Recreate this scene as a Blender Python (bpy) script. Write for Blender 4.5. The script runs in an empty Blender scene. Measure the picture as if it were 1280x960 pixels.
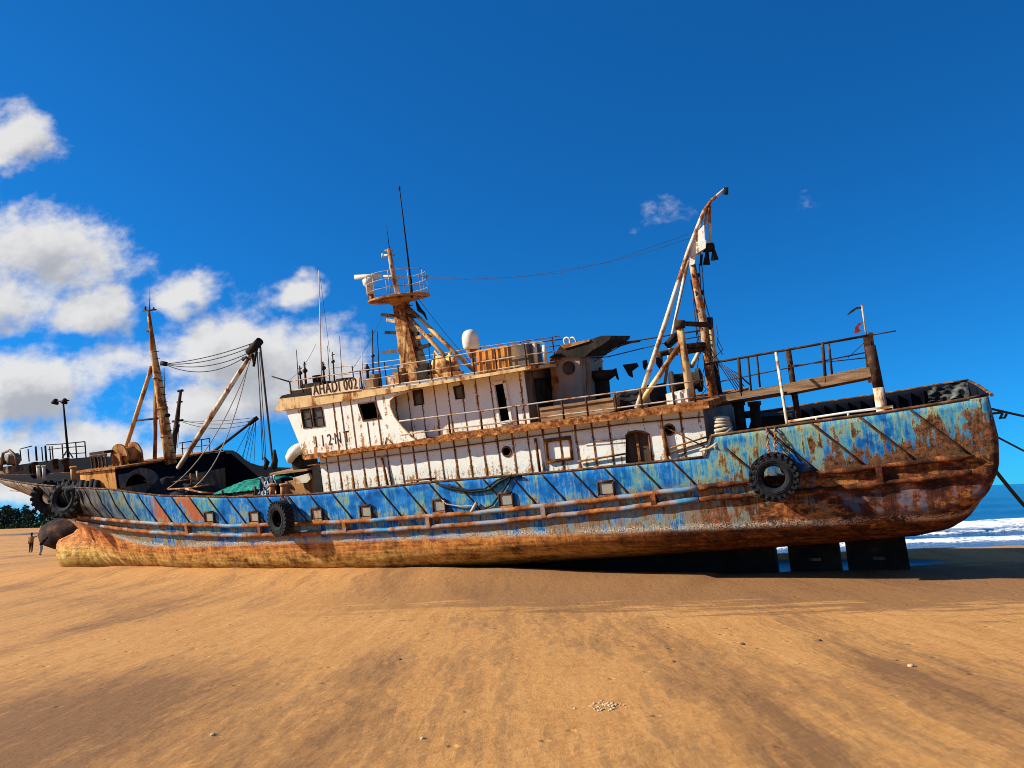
import bpy, math, random
from mathutils import Vector, Matrix, noise
from mathutils.geometry import tessellate_polygon
random.seed(7)
SC = bpy.context.scene
COL = SC.collection
R = math.radians

# ------------------------------------------------------------------ camera
F = 960.0
ROLL = math.atan(.0417)
PITCH = math.atan(150.9*math.cos(ROLL)/960)
EYE = Vector((0, 0, 2.55))

def ray(px, py):
    u = (px-640)/F; v = -(py-480)/F
    r = u*math.cos(ROLL)+v*math.sin(ROLL); t = -u*math.sin(ROLL)+v*math.cos(ROLL)
    return Vector((r, math.cos(PITCH)-t*math.sin(PITCH), math.sin(PITCH)+t*math.cos(PITCH)))

def ground(px, py, z=0.0):
    d = ray(px, py); return EYE+d*((z-EYE.z)/d.z)

def on_depth(px, py, Y):                       # point of the sight line at world depth Y
    d = ray(px, py); return EYE+d*(Y/d.y)

right = Vector((math.cos(ROLL), math.sin(PITCH)*math.sin(ROLL), -math.cos(PITCH)*math.sin(ROLL)))
fwd = Vector((0, math.cos(PITCH), math.sin(PITCH)))
upv = right.cross(fwd)
cd = bpy.data.cameras.new("camera"); cam = bpy.data.objects.new("camera", cd); COL.objects.link(cam)
M = Matrix((right, upv, -fwd)).transposed().to_4x4(); M.translation = EYE
cam.matrix_world = M
cd.sensor_width = 36; cd.lens = 36*F/1280; cd.clip_start = .1; cd.clip_end = 20000
SC.camera = cam

# ------------------------------------------------------------------ ship frame: stranded with a 10 degree list to port
A0 = Vector((12.414, 25.026, 0)); B0 = Vector((-24.639, 44.000, 0))
hd = (A0-B0).normalized()
pt = R(.6); ls = R(10)
SX = hd*math.cos(pt)+Vector((0, 0, math.sin(pt)))
SY0 = Vector((-hd.y, hd.x, 0)); SZ0 = SX.cross(SY0)
SY = SY0*math.cos(ls)+SZ0*math.sin(ls); SZ = SX.cross(SY)
SHIP = Matrix((SX, SY, SZ)).transposed().to_4x4(); SHIP.translation = B0
SHIPI = SHIP.inverted()

def _cut(px, py, axis, val):
    o = SHIPI @ EYE; d = SHIPI.to_3x3() @ ray(px, py)
    return o+d*((val-o[axis])/d[axis])
def at(px, py, y): return _cut(px, py, 1, y)   # ship point on the lengthwise plane y
def atx(px, py, x): return _cut(px, py, 0, x)  # ship point on the crosswise plane x
def atz(px, py, z): return _cut(px, py, 2, z)

def lerp_tab(tab, x):
    if x <= tab[0][0]: return tab[0][1]
    for (a, b), (c, d) in zip(tab, tab[1:]):
        if x <= c: return b+(d-b)*(x-a)/(c-a)
    return tab[-1][1]

# ------------------------------------------------------------------ mesh builder
class MB:
    def __init__(s): s.v = []; s.f = []; s.m = []; s.sm = []
    def add(s, vs, fs, m=0, smooth=False):
        o = len(s.v); s.v += [Vector(p) for p in vs]
        for f in fs: s.f.append([i+o for i in f]); s.m.append(m); s.sm.append(smooth)
        return s
    def hexa(s, p, m=0):                        # eight corners: bottom ring, top ring
        return s.add(p, [(3, 2, 1, 0), (4, 5, 6, 7), (0, 1, 5, 4), (1, 2, 6, 5), (2, 3, 7, 6), (3, 0, 4, 7)], m)
    def box(s, c, d, rot=None, m=0):
        c = Vector(c); h = Vector(d)/2; rot = rot or Matrix.Identity(3)
        p = [c+rot @ Vector((sx*h.x, sy*h.y, sz*h.z)) for sz in (-1, 1) for sx, sy in ((-1, -1), (1, -1), (1, 1), (-1, 1))]
        return s.hexa(p, m)
    def bar(s, a, b, w, h, m=0, up=Vector((0, 0, 1))):   # square bar from a to b
        a = Vector(a); b = Vector(b); d = (b-a).normalized(); sd = d.cross(up)
        if sd.length < 1e-3: sd = d.cross(Vector((1, 0, 0)))
        sd.normalize(); u = sd.cross(d)
        p = []
        for q in (a, b): p += [q-sd*w/2-u*h/2, q+sd*w/2-u*h/2, q+sd*w/2+u*h/2, q-sd*w/2+u*h/2]
        return s.hexa(p, m)
    def tube(s, pts, r, n=8, m=0, cap=True, smooth=True):
        pts = [Vector(p) for p in pts]; k = len(pts)
        rr = r if isinstance(r, (list, tuple)) else [r]*k
        vs = []; prev = None
        for i, p in enumerate(pts):
            d = (pts[min(i+1, k-1)]-pts[max(i-1, 0)]).normalized()
            if prev is None:
                a = Vector((0, 0, 1)) if abs(d.z) < .9 else Vector((1, 0, 0)); sd = d.cross(a).normalized()
            else: sd = (prev-d*prev.dot(d)).normalized()
            prev = sd; u = d.cross(sd)
            vs += [p+(sd*math.cos(t)+u*math.sin(t))*rr[i] for t in (2*math.pi*j/n for j in range(n))]
        fs = [(i*n+j, i*n+(j+1) % n, (i+1)*n+(j+1) % n, (i+1)*n+j) for i in range(k-1) for j in range(n)]
        s.add(vs, fs, m, smooth)
        if cap:
            o = len(s.v)-len(vs)
            s.f += [[o+j for j in reversed(range(n))], [o+(k-1)*n+j for j in range(n)]]; s.m += [m, m]; s.sm += [False, False]
        return s
    def lathe(s, prof, origin, axis, n=24, m=0, smooth=True, close=False):
        origin = Vector(origin); ax = Vector(axis).normalized()
        a = Vector((0, 0, 1)) if abs(ax.z) < .9 else Vector((1, 0, 0)); e1 = ax.cross(a).normalized(); e2 = ax.cross(e1)
        vs = [origin+ax*h+(e1*math.cos(t)+e2*math.sin(t))*r for r, h in prof for t in (2*math.pi*j/n for j in range(n))]
        k = len(prof); rng = range(k) if close else range(k-1)
        fs = [(i*n+j, i*n+(j+1) % n, ((i+1) % k)*n+(j+1) % n, ((i+1) % k)*n+j) for i in rng for j in range(n)]
        return s.add(vs, fs, m, smooth)
    def plate(s, loops, off, m=0, mside=None):  # flat outline (first loop) with holes, thickened by off
        loops = [[Vector(p) for p in l] for l in loops]; off = Vector(off)
        flat = [p for l in loops for p in l]; n = len(flat)
        tris = tessellate_polygon(loops)
        s.add(flat+[p+off for p in flat], [], m)
        o = len(s.v)-2*n
        for t in tris:
            s.f.append([o+i for i in t]); s.f.append([o+n+i for i in reversed(t)]); s.m += [m, m]; s.sm += [False, False]
        b = 0
        for l in loops:
            L = len(l)
            for i in range(L):
                j = (i+1) % L
                s.f.append([o+b+i, o+b+j, o+n+b+j, o+n+b+i]); s.m.append(m if mside is None else mside); s.sm.append(False)
            b += L
        return s
    def build(s, name, mats, parent=None, origin=None, recalc=True, label=None):
        me = bpy.data.meshes.new(name)
        o0 = Vector(origin) if origin is not None else Vector()
        me.from_pydata([p-o0 for p in s.v], [], s.f)
        for mm in (mats if isinstance(mats, (list, tuple)) else [mats]): me.materials.append(mm)
        me.polygons.foreach_set("material_index", s.m); me.polygons.foreach_set("use_smooth", s.sm)
        if recalc:
            import bmesh
            bm = bmesh.new(); bm.from_mesh(me); bmesh.ops.recalc_face_normals(bm, faces=bm.faces); bm.to_mesh(me); bm.free()
        ob = bpy.data.objects.new(name, me); COL.objects.link(ob)
        if parent: ob.parent = parent
        if origin is not None: ob.location = o0
        if label: ob["label"] = label
        return ob

def tag(o, label=None, cat=None, group=None, kind=None):
    if label: o["label"] = label
    if cat: o["category"] = cat
    if group: o["group"] = group
    if kind: o["kind"] = kind
    return o
def empty(name, matrix):
    o = bpy.data.objects.new(name, None); COL.objects.link(o); o.matrix_world = matrix; o.empty_display_size = .3
    return o
def on_ship(mb, name, mats, origin, label, cat, group=None):   # a thing of its own that rests on or hangs from the ship
    origin = Vector(origin)
    o = mb.build(name, mats, None, origin)
    o.matrix_world = SHIP @ Matrix.Translation(origin)
    return tag(o, label, cat, group)

def sag(a, b, drop, n=14):
    a = Vector(a); b = Vector(b)
    return [a.lerp(b, i/n)-Vector((0, 0, 1))*drop*4*(i/n)*(1-i/n) for i in range(n+1)]

# ------------------------------------------------------------------ materials
class NB:
    def __init__(s, name):
        s.mat = bpy.data.materials.new(name); s.mat.use_nodes = True
        s.t = s.mat.node_tree; s.b = s.t.nodes["Principled BSDF"]; s.tc = s.t.nodes.new("ShaderNodeTexCoord")
        s.obj = s.tc.outputs["Object"]
    def n(s, typ, **kw):
        x = s.t.nodes.new(typ)
        for k, v in kw.items(): setattr(x, k, v)
        return x
    def put(s, sock, v):
        if isinstance(v, bpy.types.NodeSocket): s.t.links.new(v, sock)
        elif isinstance(v, (tuple, list)) and len(v) == 3 and sock.type == 'RGBA': sock.default_value = (*v, 1)
        else: sock.default_value = v
    def math(s, op, a, b=0.0, c=None, clamp=False):
        x = s.n("ShaderNodeMath", operation=op, use_clamp=clamp); s.put(x.inputs[0], a); s.put(x.inputs[1], b)
        if c is not None: s.put(x.inputs[2], c)
        return x.outputs[0]
    def sep(s, v):
        x = s.n("ShaderNodeSeparateXYZ"); s.put(x.inputs[0], v); return x.outputs
    def map(s, v, scale=(1, 1, 1), rot=(0, 0, 0), loc=(0, 0, 0)):
        x = s.n("ShaderNodeMapping"); s.put(x.inputs[0], v); x.inputs[1].default_value = loc
        x.inputs[2].default_value = rot; x.inputs[3].default_value = scale; return x.outputs[0]
    def noise(s, v, scale, detail=5, rough=.6, dist=0.0):
        x = s.n("ShaderNodeTexNoise"); s.put(x.inputs["Vector"], v); x.inputs["Scale"].default_value = scale
        x.inputs["Detail"].default_value = detail; x.inputs["Roughness"].default_value = rough
        x.inputs["Distortion"].default_value = dist; return x.outputs[0]
    def voro(s, v, scale, feat='F1', out=0):
        x = s.n("ShaderNodeTexVoronoi", feature=feat); s.put(x.inputs["Vector"], v); x.inputs["Scale"].default_value = scale
        return x.outputs[out]
    def ramp(s, f, stops, interp='LINEAR'):
        x = s.n("ShaderNodeValToRGB"); s.put(x.inputs[0], f); e = x.color_ramp; e.interpolation = interp
        while len(e.elements) < len(stops): e.elements.new(.5)
        for el, (p, c) in zip(e.elements, stops):
            el.position = p; el.color = (*c, 1) if isinstance(c, (tuple, list)) else (c, c, c, 1)
        return x.outputs[0]
    def step(s, f, a, b):
        x = s.n("ShaderNodeMapRange", interpolation_type='SMOOTHSTEP'); s.put(x.inputs[0], f)
        s.put(x.inputs[1], a); s.put(x.inputs[2], b); return x.outputs[0]
    def mix(s, f, a, b):
        x = s.n("ShaderNodeMix", data_type='RGBA'); s.put(x.inputs[0], f); s.put(x.inputs[6], a); s.put(x.inputs[7], b); return x.outputs[2]
    def mul(s, a, b): return s.math('MULTIPLY', a, b)
    def plus(s, a, b): return s.math('ADD', a, b)
    def bump(s, h, strength=.5, dist=.02, base=None):
        x = s.n("ShaderNodeBump"); s.put(x.inputs["Height"], h); x.inputs["Strength"].default_value = strength
        x.inputs["Distance"].default_value = dist
        if base is not None: s.put(x.inputs["Normal"], base)
        s.put(s.b.inputs["Normal"], x.outputs[0]); return x.outputs[0]
    def done(s, col, rough=.6, metal=0.0, spec=.3):
        s.put(s.b.inputs["Base Color"], col); s.put(s.b.inputs["Roughness"], rough); s.put(s.b.inputs["Metallic"], metal)
        s.b.inputs["Specular IOR Level"].default_value = spec
        return s.mat

def rust_col(o, c, scale=3.0):
    f = o.noise(c, scale, 8, .7)
    return o.ramp(f, [(.25, (.045, .016, .008)), (.42, (.13, .042, .014)), (.55, (.28, .095, .026)), (.68, (.46, .19, .055)), (.85, (.58, .30, .12))])

def mottled(name, stops, scale=4, rough=.7, bump=.25, stretch=(1, 1, 1), dist=.015):
    o = NB(name); v = o.map(o.obj, stretch)
    f = o.noise(v, scale, 7, .65)
    o.bump(o.noise(o.obj, scale*5, 5, .7), bump, dist)
    return o.done(o.ramp(f, stops), rough, 0, .10)

def worn_paint(name, c0, c1, amount=.5, rust_scale=3.0, streaky=4.0, rough=.55, freq=1.0):
    o = NB(name); c = o.obj
    base = o.mix(o.noise(c, 1.3*freq, 5), c0, c1)
    st = o.noise(o.map(c, (streaky*freq, streaky*freq, .45*freq)), 1.0, 6, .65)
    pt_ = o.noise(c, 1.1*freq, 6, .62)
    k = o.plus(o.mul(st, .6), o.mul(pt_, .5))
    lo = .72-.34*amount
    m = o.step(k, lo, lo+.10)
    halo = o.mul(o.step(k, lo-.10, lo+.06), .55)
    col = o.mix(halo, base, (.50, .27, .09))
    col = o.mix(m, col, rust_col(o, c, rust_scale*freq))
    spk = o.step(o.noise(c, 26*freq, 3, .6), .66, .72)
    col = o.mix(o.mul(spk, .6), col, (.16, .06, .02))
    o.bump(o.plus(o.mul(m, .8), o.mul(o.noise(c, 18*freq, 5, .7), .5)), .35, .012)
    return o.done(col, o.ramp(m, [(0, rough), (1, .9)]), 0, .12)

def hull_material():
    o = NB("hull_paint"); c = o.obj; x, y, z = o.sep(c)
    n1 = o.noise(c, .45, 5, .6); n2 = o.noise(c, 1.6, 7, .65); n3 = o.noise(c, 7, 6, .7)
    st = o.noise(o.map(c, (3.2, 3.2, .38)), 1.0, 7, .66)
    st2 = o.noise(o.map(c, (8, 8, .9), loc=(3, 1, 7)), 1.0, 6, .7)
    zr = o.math('SUBTRACT', z, o.plus(2.68, o.mul(o.mul(o.math('SUBTRACT', x, 22), o.math('SUBTRACT', x, 22)), .0021)))
    st3 = o.noise(o.map(c, (15, 15, 1.5), loc=(9, 2, 4)), 1.0, 5, .7); n4 = o.noise(c, 24, 4, .7)
    # faded blue topsides
    f = o.plus(o.mul(n2, .55), o.plus(o.mul(st, .30), o.plus(o.mul(n3, .10), o.mul(st3, .08))))
    blue = o.ramp(f, [(.38, (.002, .040, .14)), (.47, (.003, .095, .32)), (.54, (.005, .155, .46)), (.60, (.014, .22, .48)), (.66, (.06, .31, .41)), (.76, (.32, .42, .32))])
    teal = o.ramp(o.plus(o.mul(st2, .5), o.plus(o.mul(n2, .3), o.mul(n3, .2))), [(.35, (.006, .09, .22)), (.45, (.022, .19, .31)), (.52, (.085, .28, .29)), (.59, (.22, .34, .24)), (.68, (.42, .41, .26))])
    tealmask = o.step(o.plus(o.mul(n1, .55), o.plus(o.mul(st, .40), o.plus(o.mul(n2, .15), o.mul(st3, .10)))), .585, .68)
    endm = o.math('MAXIMUM', o.step(x, 34.0, 38), o.math('SUBTRACT', 1.0, o.step(x, 8.0, 16)))
    tealmask = o.math('MAXIMUM', tealmask, o.mul(endm, o.step(o.plus(o.mul(n2, .4), o.mul(st, .6)), .42, .54)))
    paint = o.mix(o.mul(tealmask, .92), blue, teal)
    rust = rust_col(o, o.map(c, (1, 1, .6)), 2.6)
    darkrust = o.ramp(o.plus(o.mul(n3, .30), o.plus(o.mul(n2, .5), o.mul(st, .20))), [(.40, (.010, .006, .006)), (.46, (.032, .011, .008)), (.51, (.085, .024, .010)), (.56, (.19, .055, .016)), (.61, (.40, .14, .035)), (.66, (.10, .04, .02))])
    # orange primer panels between the skids near the bow
    v = o.math('FRACT', o.math('DIVIDE', o.plus(x, o.mul(zr, .9)), 2.2))
    primer = o.mul(o.mul(o.step(x, 11.6, 12.2), o.math('SUBTRACT', 1.0, o.step(x, 14.6, 15.6))), o.mul(o.step(o.plus(o.mul(st, .6), o.mul(v, .3)), .44, .50), o.step(zr, .1, .25)))
    paint = o.mix(o.mul(primer, .9), paint, o.mix(n3, (.26, .045, .006), (.50, .13, .018)))
    # rust runs
    k = o.plus(o.plus(o.mul(st2, .42), o.mul(n2, .35)), o.plus(o.mul(st, .25), o.plus(o.mul(st3, .15), o.mul(o.step(zr, .5, .0), .07))))
    k = o.plus(k, o.plus(o.mul(endm, .035), o.mul(o.step(x, 20, 40), .02)))
    rm = o.step(k, .675, .725)
    col = o.mix(o.mul(o.step(k, .61, .69), .7), paint, (.27, .30, .13))
    col = o.mix(o.mul(rm, .95), col, o.mix(o.step(n3, .42, .6), (.055, .022, .010), (.40, .16, .045)))
    fleck = o.step(o.plus(o.mul(n4, .6), o.plus(o.mul(n2, .25), o.mul(st, .2))), .585, .63)
    col = o.mix(o.mul(fleck, .75), col, o.mix(n3, (.05, .02, .012), (.34, .20, .10)))
    bow_wear_shade = o.mul(o.mul(o.math('SUBTRACT', 1.0, o.step(x, 6.5, 12.5)), o.step(z, 2.6, 3.2)), o.step(o.plus(o.mul(st, .6), o.mul(n3, .4)), .30, .44))  # weathered grey bow paint with the tyre bundle's shadow painted in
    col = o.mix(o.mul(bow_wear_shade, .93), col, o.mix(o.step(st, .4, .62), (.016, .017, .022), (.12, .095, .075)))
    # brown plating under the stern rails
    e = o.plus(o.mul(o.math('SUBTRACT', x, 35.0), .15), o.plus(o.mul(o.math('SUBTRACT', n2, .5), 2.6), o.mul(o.math('SUBTRACT', st, .5), 2.6)))
    sternm = o.mul(o.step(e, .0, .6), o.step(o.plus(zr, o.mul(o.math('SUBTRACT', n3, .5), .4)), .12, -.08))
    col = o.mix(sternm, col, darkrust)
    q1 = o.noise(o.map(c, (.8, .8, 1.7), loc=(2, 2, 9)), 1.0, 7, .68); q2_ = o.noise(o.map(c, (.9, .9, 2.4), loc=(7, 1, 3)), 1.0, 7, .7); q3 = o.noise(o.map(c, (2.2, 2.2, 5), loc=(5, 6, 1)), 1.0, 6, .7)
    lowst = o.mul(sternm, o.step(zr, .1, -.1))
    col = o.mix(o.mul(lowst, o.mul(o.step(q1, .50, .57), o.step(q3, .40, .52))), col, o.mix(n3, (.22, .065, .016), (.48, .20, .05)))
    col = o.mix(o.mul(lowst, o.mul(o.step(q2_, .50, .58), .85)), col, o.mix(n3, (.014, .008, .007), (.045, .018, .011)))
    col = o.mix(o.mul(lowst, o.mul(o.step(q3, .58, .66), .6)), col, (.020, .010, .007))
    bluepatch = o.mul(o.mul(o.step(x, 38.5, 40.5), o.step(o.plus(o.mul(n2, .6), o.mul(st, .4)), .52, .60)), o.mul(o.step(z, 2.1, 2.4), o.step(z, 3.0, 2.7)))
    col = o.mix(o.mul(bluepatch, .65), col, (.035, .09, .15))
    # upper stern: heavy scabs rising from the rail
    e2 = o.plus(o.mul(o.math('SUBTRACT', x, 36.0), .11), o.mul(zr, -.80))
    scab = o.step(o.plus(o.plus(e2, o.mul(o.math('SUBTRACT', n2, .5), 3.0)), o.plus(o.mul(o.math('SUBTRACT', st2, .5), 2.6), o.mul(o.math('SUBTRACT', n3, .5), 1.2))), -.05, .22)
    col = o.mix(o.mul(o.mul(scab, o.step(zr, -.06, .06)), o.step(x, 36, 37.5)), col, o.mix(o.step(o.plus(o.mul(n3, .7), o.mul(n4, .3)), .40, .60), (.022, .011, .008), (.19, .072, .027)))
    edge = o.mul(o.mul(o.step(zr, .45, .05), o.step(x, 30, 37)), o.step(o.plus(o.mul(st2, .5), o.mul(n3, .5)), .42, .52))
    col = o.mix(o.mul(o.mul(edge, .6), o.step(zr, -.06, .06)), col, (.10, .05, .022))
    # brown smudges in the band under the lower rail
    band = o.mul(o.step(zr, -.30, -.5), o.step(o.plus(o.mul(n2, .55), o.plus(o.mul(n1, .35), o.mul(n4, .2))), .50, .60))
    col = o.mix(o.mul(o.mul(band, .85), o.math('SUBTRACT', 1.0, sternm)), col, o.mix(n4, (.07, .045, .03), (.36, .20, .10)))
    # boot-topping / bottom
    wl = o.plus(o.plus(1.93, o.mul(o.math('SUBTRACT', n4, .5), .22)), o.plus(o.mul(o.math('SUBTRACT', n3, .5), .22), o.mul(o.math('SUBTRACT', n2, .5), .12)))
    wl = o.plus(wl, o.mul(o.step(x, 11, 3), .75))
    below = o.step(o.math('SUBTRACT', wl, z), -.03, .05)
    hz = o.noise(o.map(c, (.7, .7, 9), loc=(1, 8, 3)), 1.0, 6, .7)
    g_ = o.plus(o.mul(n2, .30), o.plus(o.mul(st, .14), o.plus(o.mul(n3, .22), o.plus(o.mul(n4, .14), o.mul(hz, .22)))))
    ochre = o.ramp(g_, [(.415, (.06, .026, .009)), (.465, (.19, .080, .020)), (.505, (.36, .19, .042)), (.545, (.50, .33, .09)), (.59, (.66, .50, .22)), (.65, (.40, .20, .05))])
    orange = o.ramp(g_, [(.415, (.05, .016, .006)), (.465, (.18, .048, .012)), (.505, (.36, .11, .024)), (.545, (.50, .20, .045)), (.59, (.56, .33, .11)), (.65, (.30, .09, .022))])
    low = o.step(o.plus(z, o.plus(o.mul(o.math('SUBTRACT', n2, .5), 1.8), o.plus(o.mul(o.math('SUBTRACT', st, .5), .7), o.mul(o.math('SUBTRACT', n3, .5), 1.2)))), 1.8, 1.2)
    bottom = o.mix(low, orange, ochre)
    algae = o.mul(o.step(o.plus(o.mul(n1, .5), o.mul(n3, .5)), .48, .58), o.step(z, 1.3, .6))
    bottom = o.mix(o.mul(algae, .55), bottom, (.20, .15, .035))
    drip = o.step(o.plus(o.mul(o.noise(o.map(c, (2.2, 2.2, .12), loc=(4, 0, 2)), 1.0, 4, .6), .8), o.mul(n3, .2)), .60, .66)
    bottom = o.mix(o.mul(drip, .6), bottom, (.12, .045, .018))
    bottom = o.mix(o.step(o.plus(x, o.plus(o.mul(o.math('SUBTRACT', n2, .5), 8), o.mul(o.math('SUBTRACT', n4, .5), 8))), 30.0, 36.5), bottom, o.ramp(g_, [(.42, (.010, .006, .004)), (.48, (.040, .014, .007)), (.54, (.14, .045, .013)), (.60, (.36, .15, .04))]))  # dark rust aft, deepened with painted shade for the stern's underside
    col = o.mix(below, col, bottom)
    crust = o.mul(o.step(o.math('ABSOLUTE', o.math('SUBTRACT', z, o.plus(wl, .05))), .17, .0), o.mul(o.step(n4, .46, .56), o.step(o.plus(n1, o.mul(n3, .4)), .58, .72)))
    col = o.mix(o.mul(crust, .8), col, (.66, .56, .42))
    # pale scuffed stem
    stem = o.mul(o.step(x, 2.2, -.6), o.mul(o.step(z, 2.1, 2.9), o.step(o.plus(o.mul(st, .6), o.mul(st3, .4)), .42, .55)))
    col = o.mix(o.mul(stem, .75), col, (.46, .36, .24))
    seam = o.step(o.math('ABSOLUTE', o.math('SUBTRACT', o.math('FRACT', o.math('DIVIDE', x, 3.1)), .5)), .006, .0)
    col = o.mix(o.mul(seam, .45), col, (.10, .05, .025))
    dents = o.noise(c, .9, 3, .5)
    h = o.plus(o.plus(o.mul(n3, .35), o.mul(rm, .3)), o.plus(o.mul(dents, 3.6), o.mul(n4, .15)))
    o.bump(o.plus(h, o.mul(o.noise(c, 30, 4, .7), .12)), .55, .03)
    return o.done(col, .78, 0, .10)

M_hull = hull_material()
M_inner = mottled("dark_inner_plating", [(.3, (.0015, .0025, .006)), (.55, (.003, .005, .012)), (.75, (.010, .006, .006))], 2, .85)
M_black = mottled("black_steel", [(.3, (.008, .007, .007)), (.7, (.028, .020, .016))], 5, .7)
M_deck = mottled("deck_planking", [(.3, (.05, .030, .018)), (.55, (.13, .075, .04)), (.75, (.24, .15, .085))], 3, .85)
def white_paint(name, amt, z0, zh, sx=0.0, sp_=.6):
    o = NB(name); c = o.obj; x, y, z = o.sep(c)
    n1 = o.noise(c, .8, 5, .6); n2 = o.noise(c, 3.2, 6, .65); n3 = o.noise(c, 22, 4, .65); n5 = o.noise(c, 9, 6, .7)
    st = o.noise(o.map(c, (9, 9, .5)), 1.0, 6, .68); st2 = o.noise(o.map(c, (20, 20, 1.6), loc=(2, 5, 1)), 1.0, 5, .65)
    foot = o.step(z, z0+zh, z0)
    sd = o.math('ABSOLUTE', o.math('SUBTRACT', o.math('FRACT', o.plus(o.math('DIVIDE', o.math('SUBTRACT', x, sx), sp_), .5)), .5))
    bleed = o.mul(o.step(sd, .20, .0), o.step(o.plus(o.mul(n5, .6), o.mul(o.noise(c, 1.6, 4), .5)), .46, .62)); foot = o.plus(o.mul(foot, .7), o.mul(bleed, 1.1))
    col = o.mix(n2, (.68, .66, .57), (.84, .82, .73))
    col = o.mix(o.mul(o.step(o.plus(o.mul(n1, .6), o.mul(n3, .4)), .5, .66), .35), col, (.53, .51, .44))
    yel = o.step(o.plus(o.plus(o.mul(st, .40), o.mul(foot, .12)), o.plus(o.mul(n5, .35), o.plus(o.mul(n2, .2), o.mul(st2, .15)))), .69-amt*.2, .80-amt*.2)
    col = o.mix(o.mul(yel, .8), col, (.74, .50, .19))
    ru = o.step(o.plus(o.plus(o.mul(st, .35), o.mul(foot, .09)), o.plus(o.mul(st2, .25), o.plus(o.mul(n2, .2), o.mul(n5, .35)))), .725-amt*.2, .775-amt*.2)
    col = o.mix(o.mul(ru, .9), col, o.mix(n3, (.14, .045, .014), (.50, .22, .06)))
    sp = o.step(o.plus(o.mul(n3, .75), o.mul(n1, .25)), .60, .66)
    col = o.mix(o.mul(sp, .75), col, o.mix(n2, (.10, .035, .012), (.38, .17, .055)))
    o.bump(o.plus(o.mul(n3, .3), o.plus(o.mul(n2, .6), o.mul(o.noise(c, 1.0, 3), 3.0))), .4, .02)
    return o.done(col, .6, 0, .2)
M_white = white_paint("white_paint", .42, 5.35, .8, 24.1, .6)
M_white_heavy = white_paint("white_paint_streaked", .42, 4.0, .5, 20.98+.35, .6)
M_fascia = worn_paint("fascia_paint", (.66, .40, .15), (.74, .56, .32), .50, 5, 2.0, freq=1.3)
M_rust = worn_paint("rusted_steel", (.26, .10, .035), (.42, .17, .05), .62, 3, 2)
M_rustedge = mottled("rust_scale", [(.3, (.06, .022, .010)), (.45, (.20, .065, .020)), (.55, (.42, .16, .045)), (.66, (.62, .30, .10)), (.8, (.70, .46, .22))], 5.5, .9, .9, dist=.05)
M_seam = mottled("seam_rust", [(.3, (.05, .020, .010)), (.5, (.15, .055, .018)), (.65, (.34, .14, .04)), (.8, (.56, .32, .12))], 3, .9)
M_orange = worn_paint("orange_rust_paint", (.56, .18, .025), (.66, .29, .06), .45, 4, 3, freq=1.4)
M_mast = worn_paint("mast_paint", (.60, .30, .09), (.68, .44, .20), .60, 4, 1.5, freq=1.8)
M_cream = worn_paint("cream_pipe_paint", (.54, .47, .36), (.70, .64, .54), .55, 5, 1.2, freq=1.8)
M_yellow = worn_paint("ochre_pipe_paint", (.62, .42, .16), (.72, .58, .32), .5, 5, 1.2)
M_pipe = worn_paint("rail_paint", (.50, .47, .42), (.70, .68, .62), .48, 6, 1.0)
M_rail = worn_paint("thin_rail_paint", (.26, .25, .23), (.44, .42, .39), .55, 6, 1.0, freq=2)
M_oldmast = worn_paint("old_mast_paint", (.26, .19, .13), (.46, .38, .30), .74, 4, 1.0, freq=2.2)
M_dkpipe = mottled("dark_rusty_pipe", [(.3, (.018, .011, .008)), (.55, (.06, .028, .015)), (.75, (.20, .09, .035))], 5, .8)
M_rub = worn_paint("rub_rail_paint", (.004, .12, .30), (.008, .21, .36), .74, 3, 1.0, freq=.8)
M_rubrust = mottled("rub_rail_rust", [(.3, (.018, .008, .005)), (.47, (.06, .019, .009)), (.6, (.17, .05, .016)), (.75, (.42, .15, .04))], 2.6, .9, .8, dist=.05)
M_grey = worn_paint("grey_paint", (.055, .054, .054), (.11, .105, .10), .42, 3, 3)
M_funnel = worn_paint("funnel_paint", (.17, .165, .155), (.30, .29, .27), .52, 3, 2.0)
M_soot = mottled("sooty_steel", [(.3, (.012, .010, .009)), (.55, (.034, .026, .021)), (.78, (.10, .06, .04))], 2.5, .85)
M_cap = mottled("cap_rail_rust", [(.3, (.03, .014, .009)), (.5, (.10, .045, .02)), (.65, (.26, .13, .06)), (.8, (.48, .36, .24))], 3.5, .9, .4)
M_rubber = mottled("weathered_rubber", [(.3, (.008, .008, .009)), (.6, (.019, .020, .022)), (.8, (.05, .048, .045))], 8, .8, .3)
M_rope = mottled("dark_rope", [(.3, (.03, .024, .018)), (.7, (.09, .07, .05))], 30, .95)
M_ropelt = mottled("pale_rope", [(.3, (.30, .24, .16)), (.7, (.52, .44, .32))], 25, .95)
M_wood = mottled("weathered_wood", [(.3, (.12, .065, .03)), (.5, (.27, .15, .075)), (.75, (.45, .28, .16))], 2, .85, .5, (.6, 4, 6))
M_board = worn_paint("sign_board_paint", (.62, .47, .30), (.70, .56, .38), .25, 4, 3)
M_letter = mottled("brown_lettering", [(.3, (.05, .026, .012)), (.7, (.15, .075, .03))], 9, .8)
M_scup = worn_paint("scupper_paint", (.14, .19, .20), (.32, .33, .28), .40, 5, 2, freq=2)
M_glass = NB("dusty_glass"); M_glass = M_glass.done(M_glass.mix(M_glass.noise(M_glass.obj, 2.4, 5), (.012, .015, .016), (.10, .115, .11)), .12, 0, .5)
M_dark = NB("painted_room_shade"); M_dark = M_dark.done((.006, .006, .006), .9)  # near-black colour that stands in for shade inside the rooms
M_door = mottled("brown_door", [(.3, (.045, .026, .018)), (.6, (.10, .058, .04)), (.8, (.16, .10, .07))], 2, .8, .2, (4, 4, .5))
M_green = mottled("green_net", [(.3, (.004, .06, .045)), (.5, (.012, .18, .13)), (.72, (.04, .34, .25))], 6, .9, .8)
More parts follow.
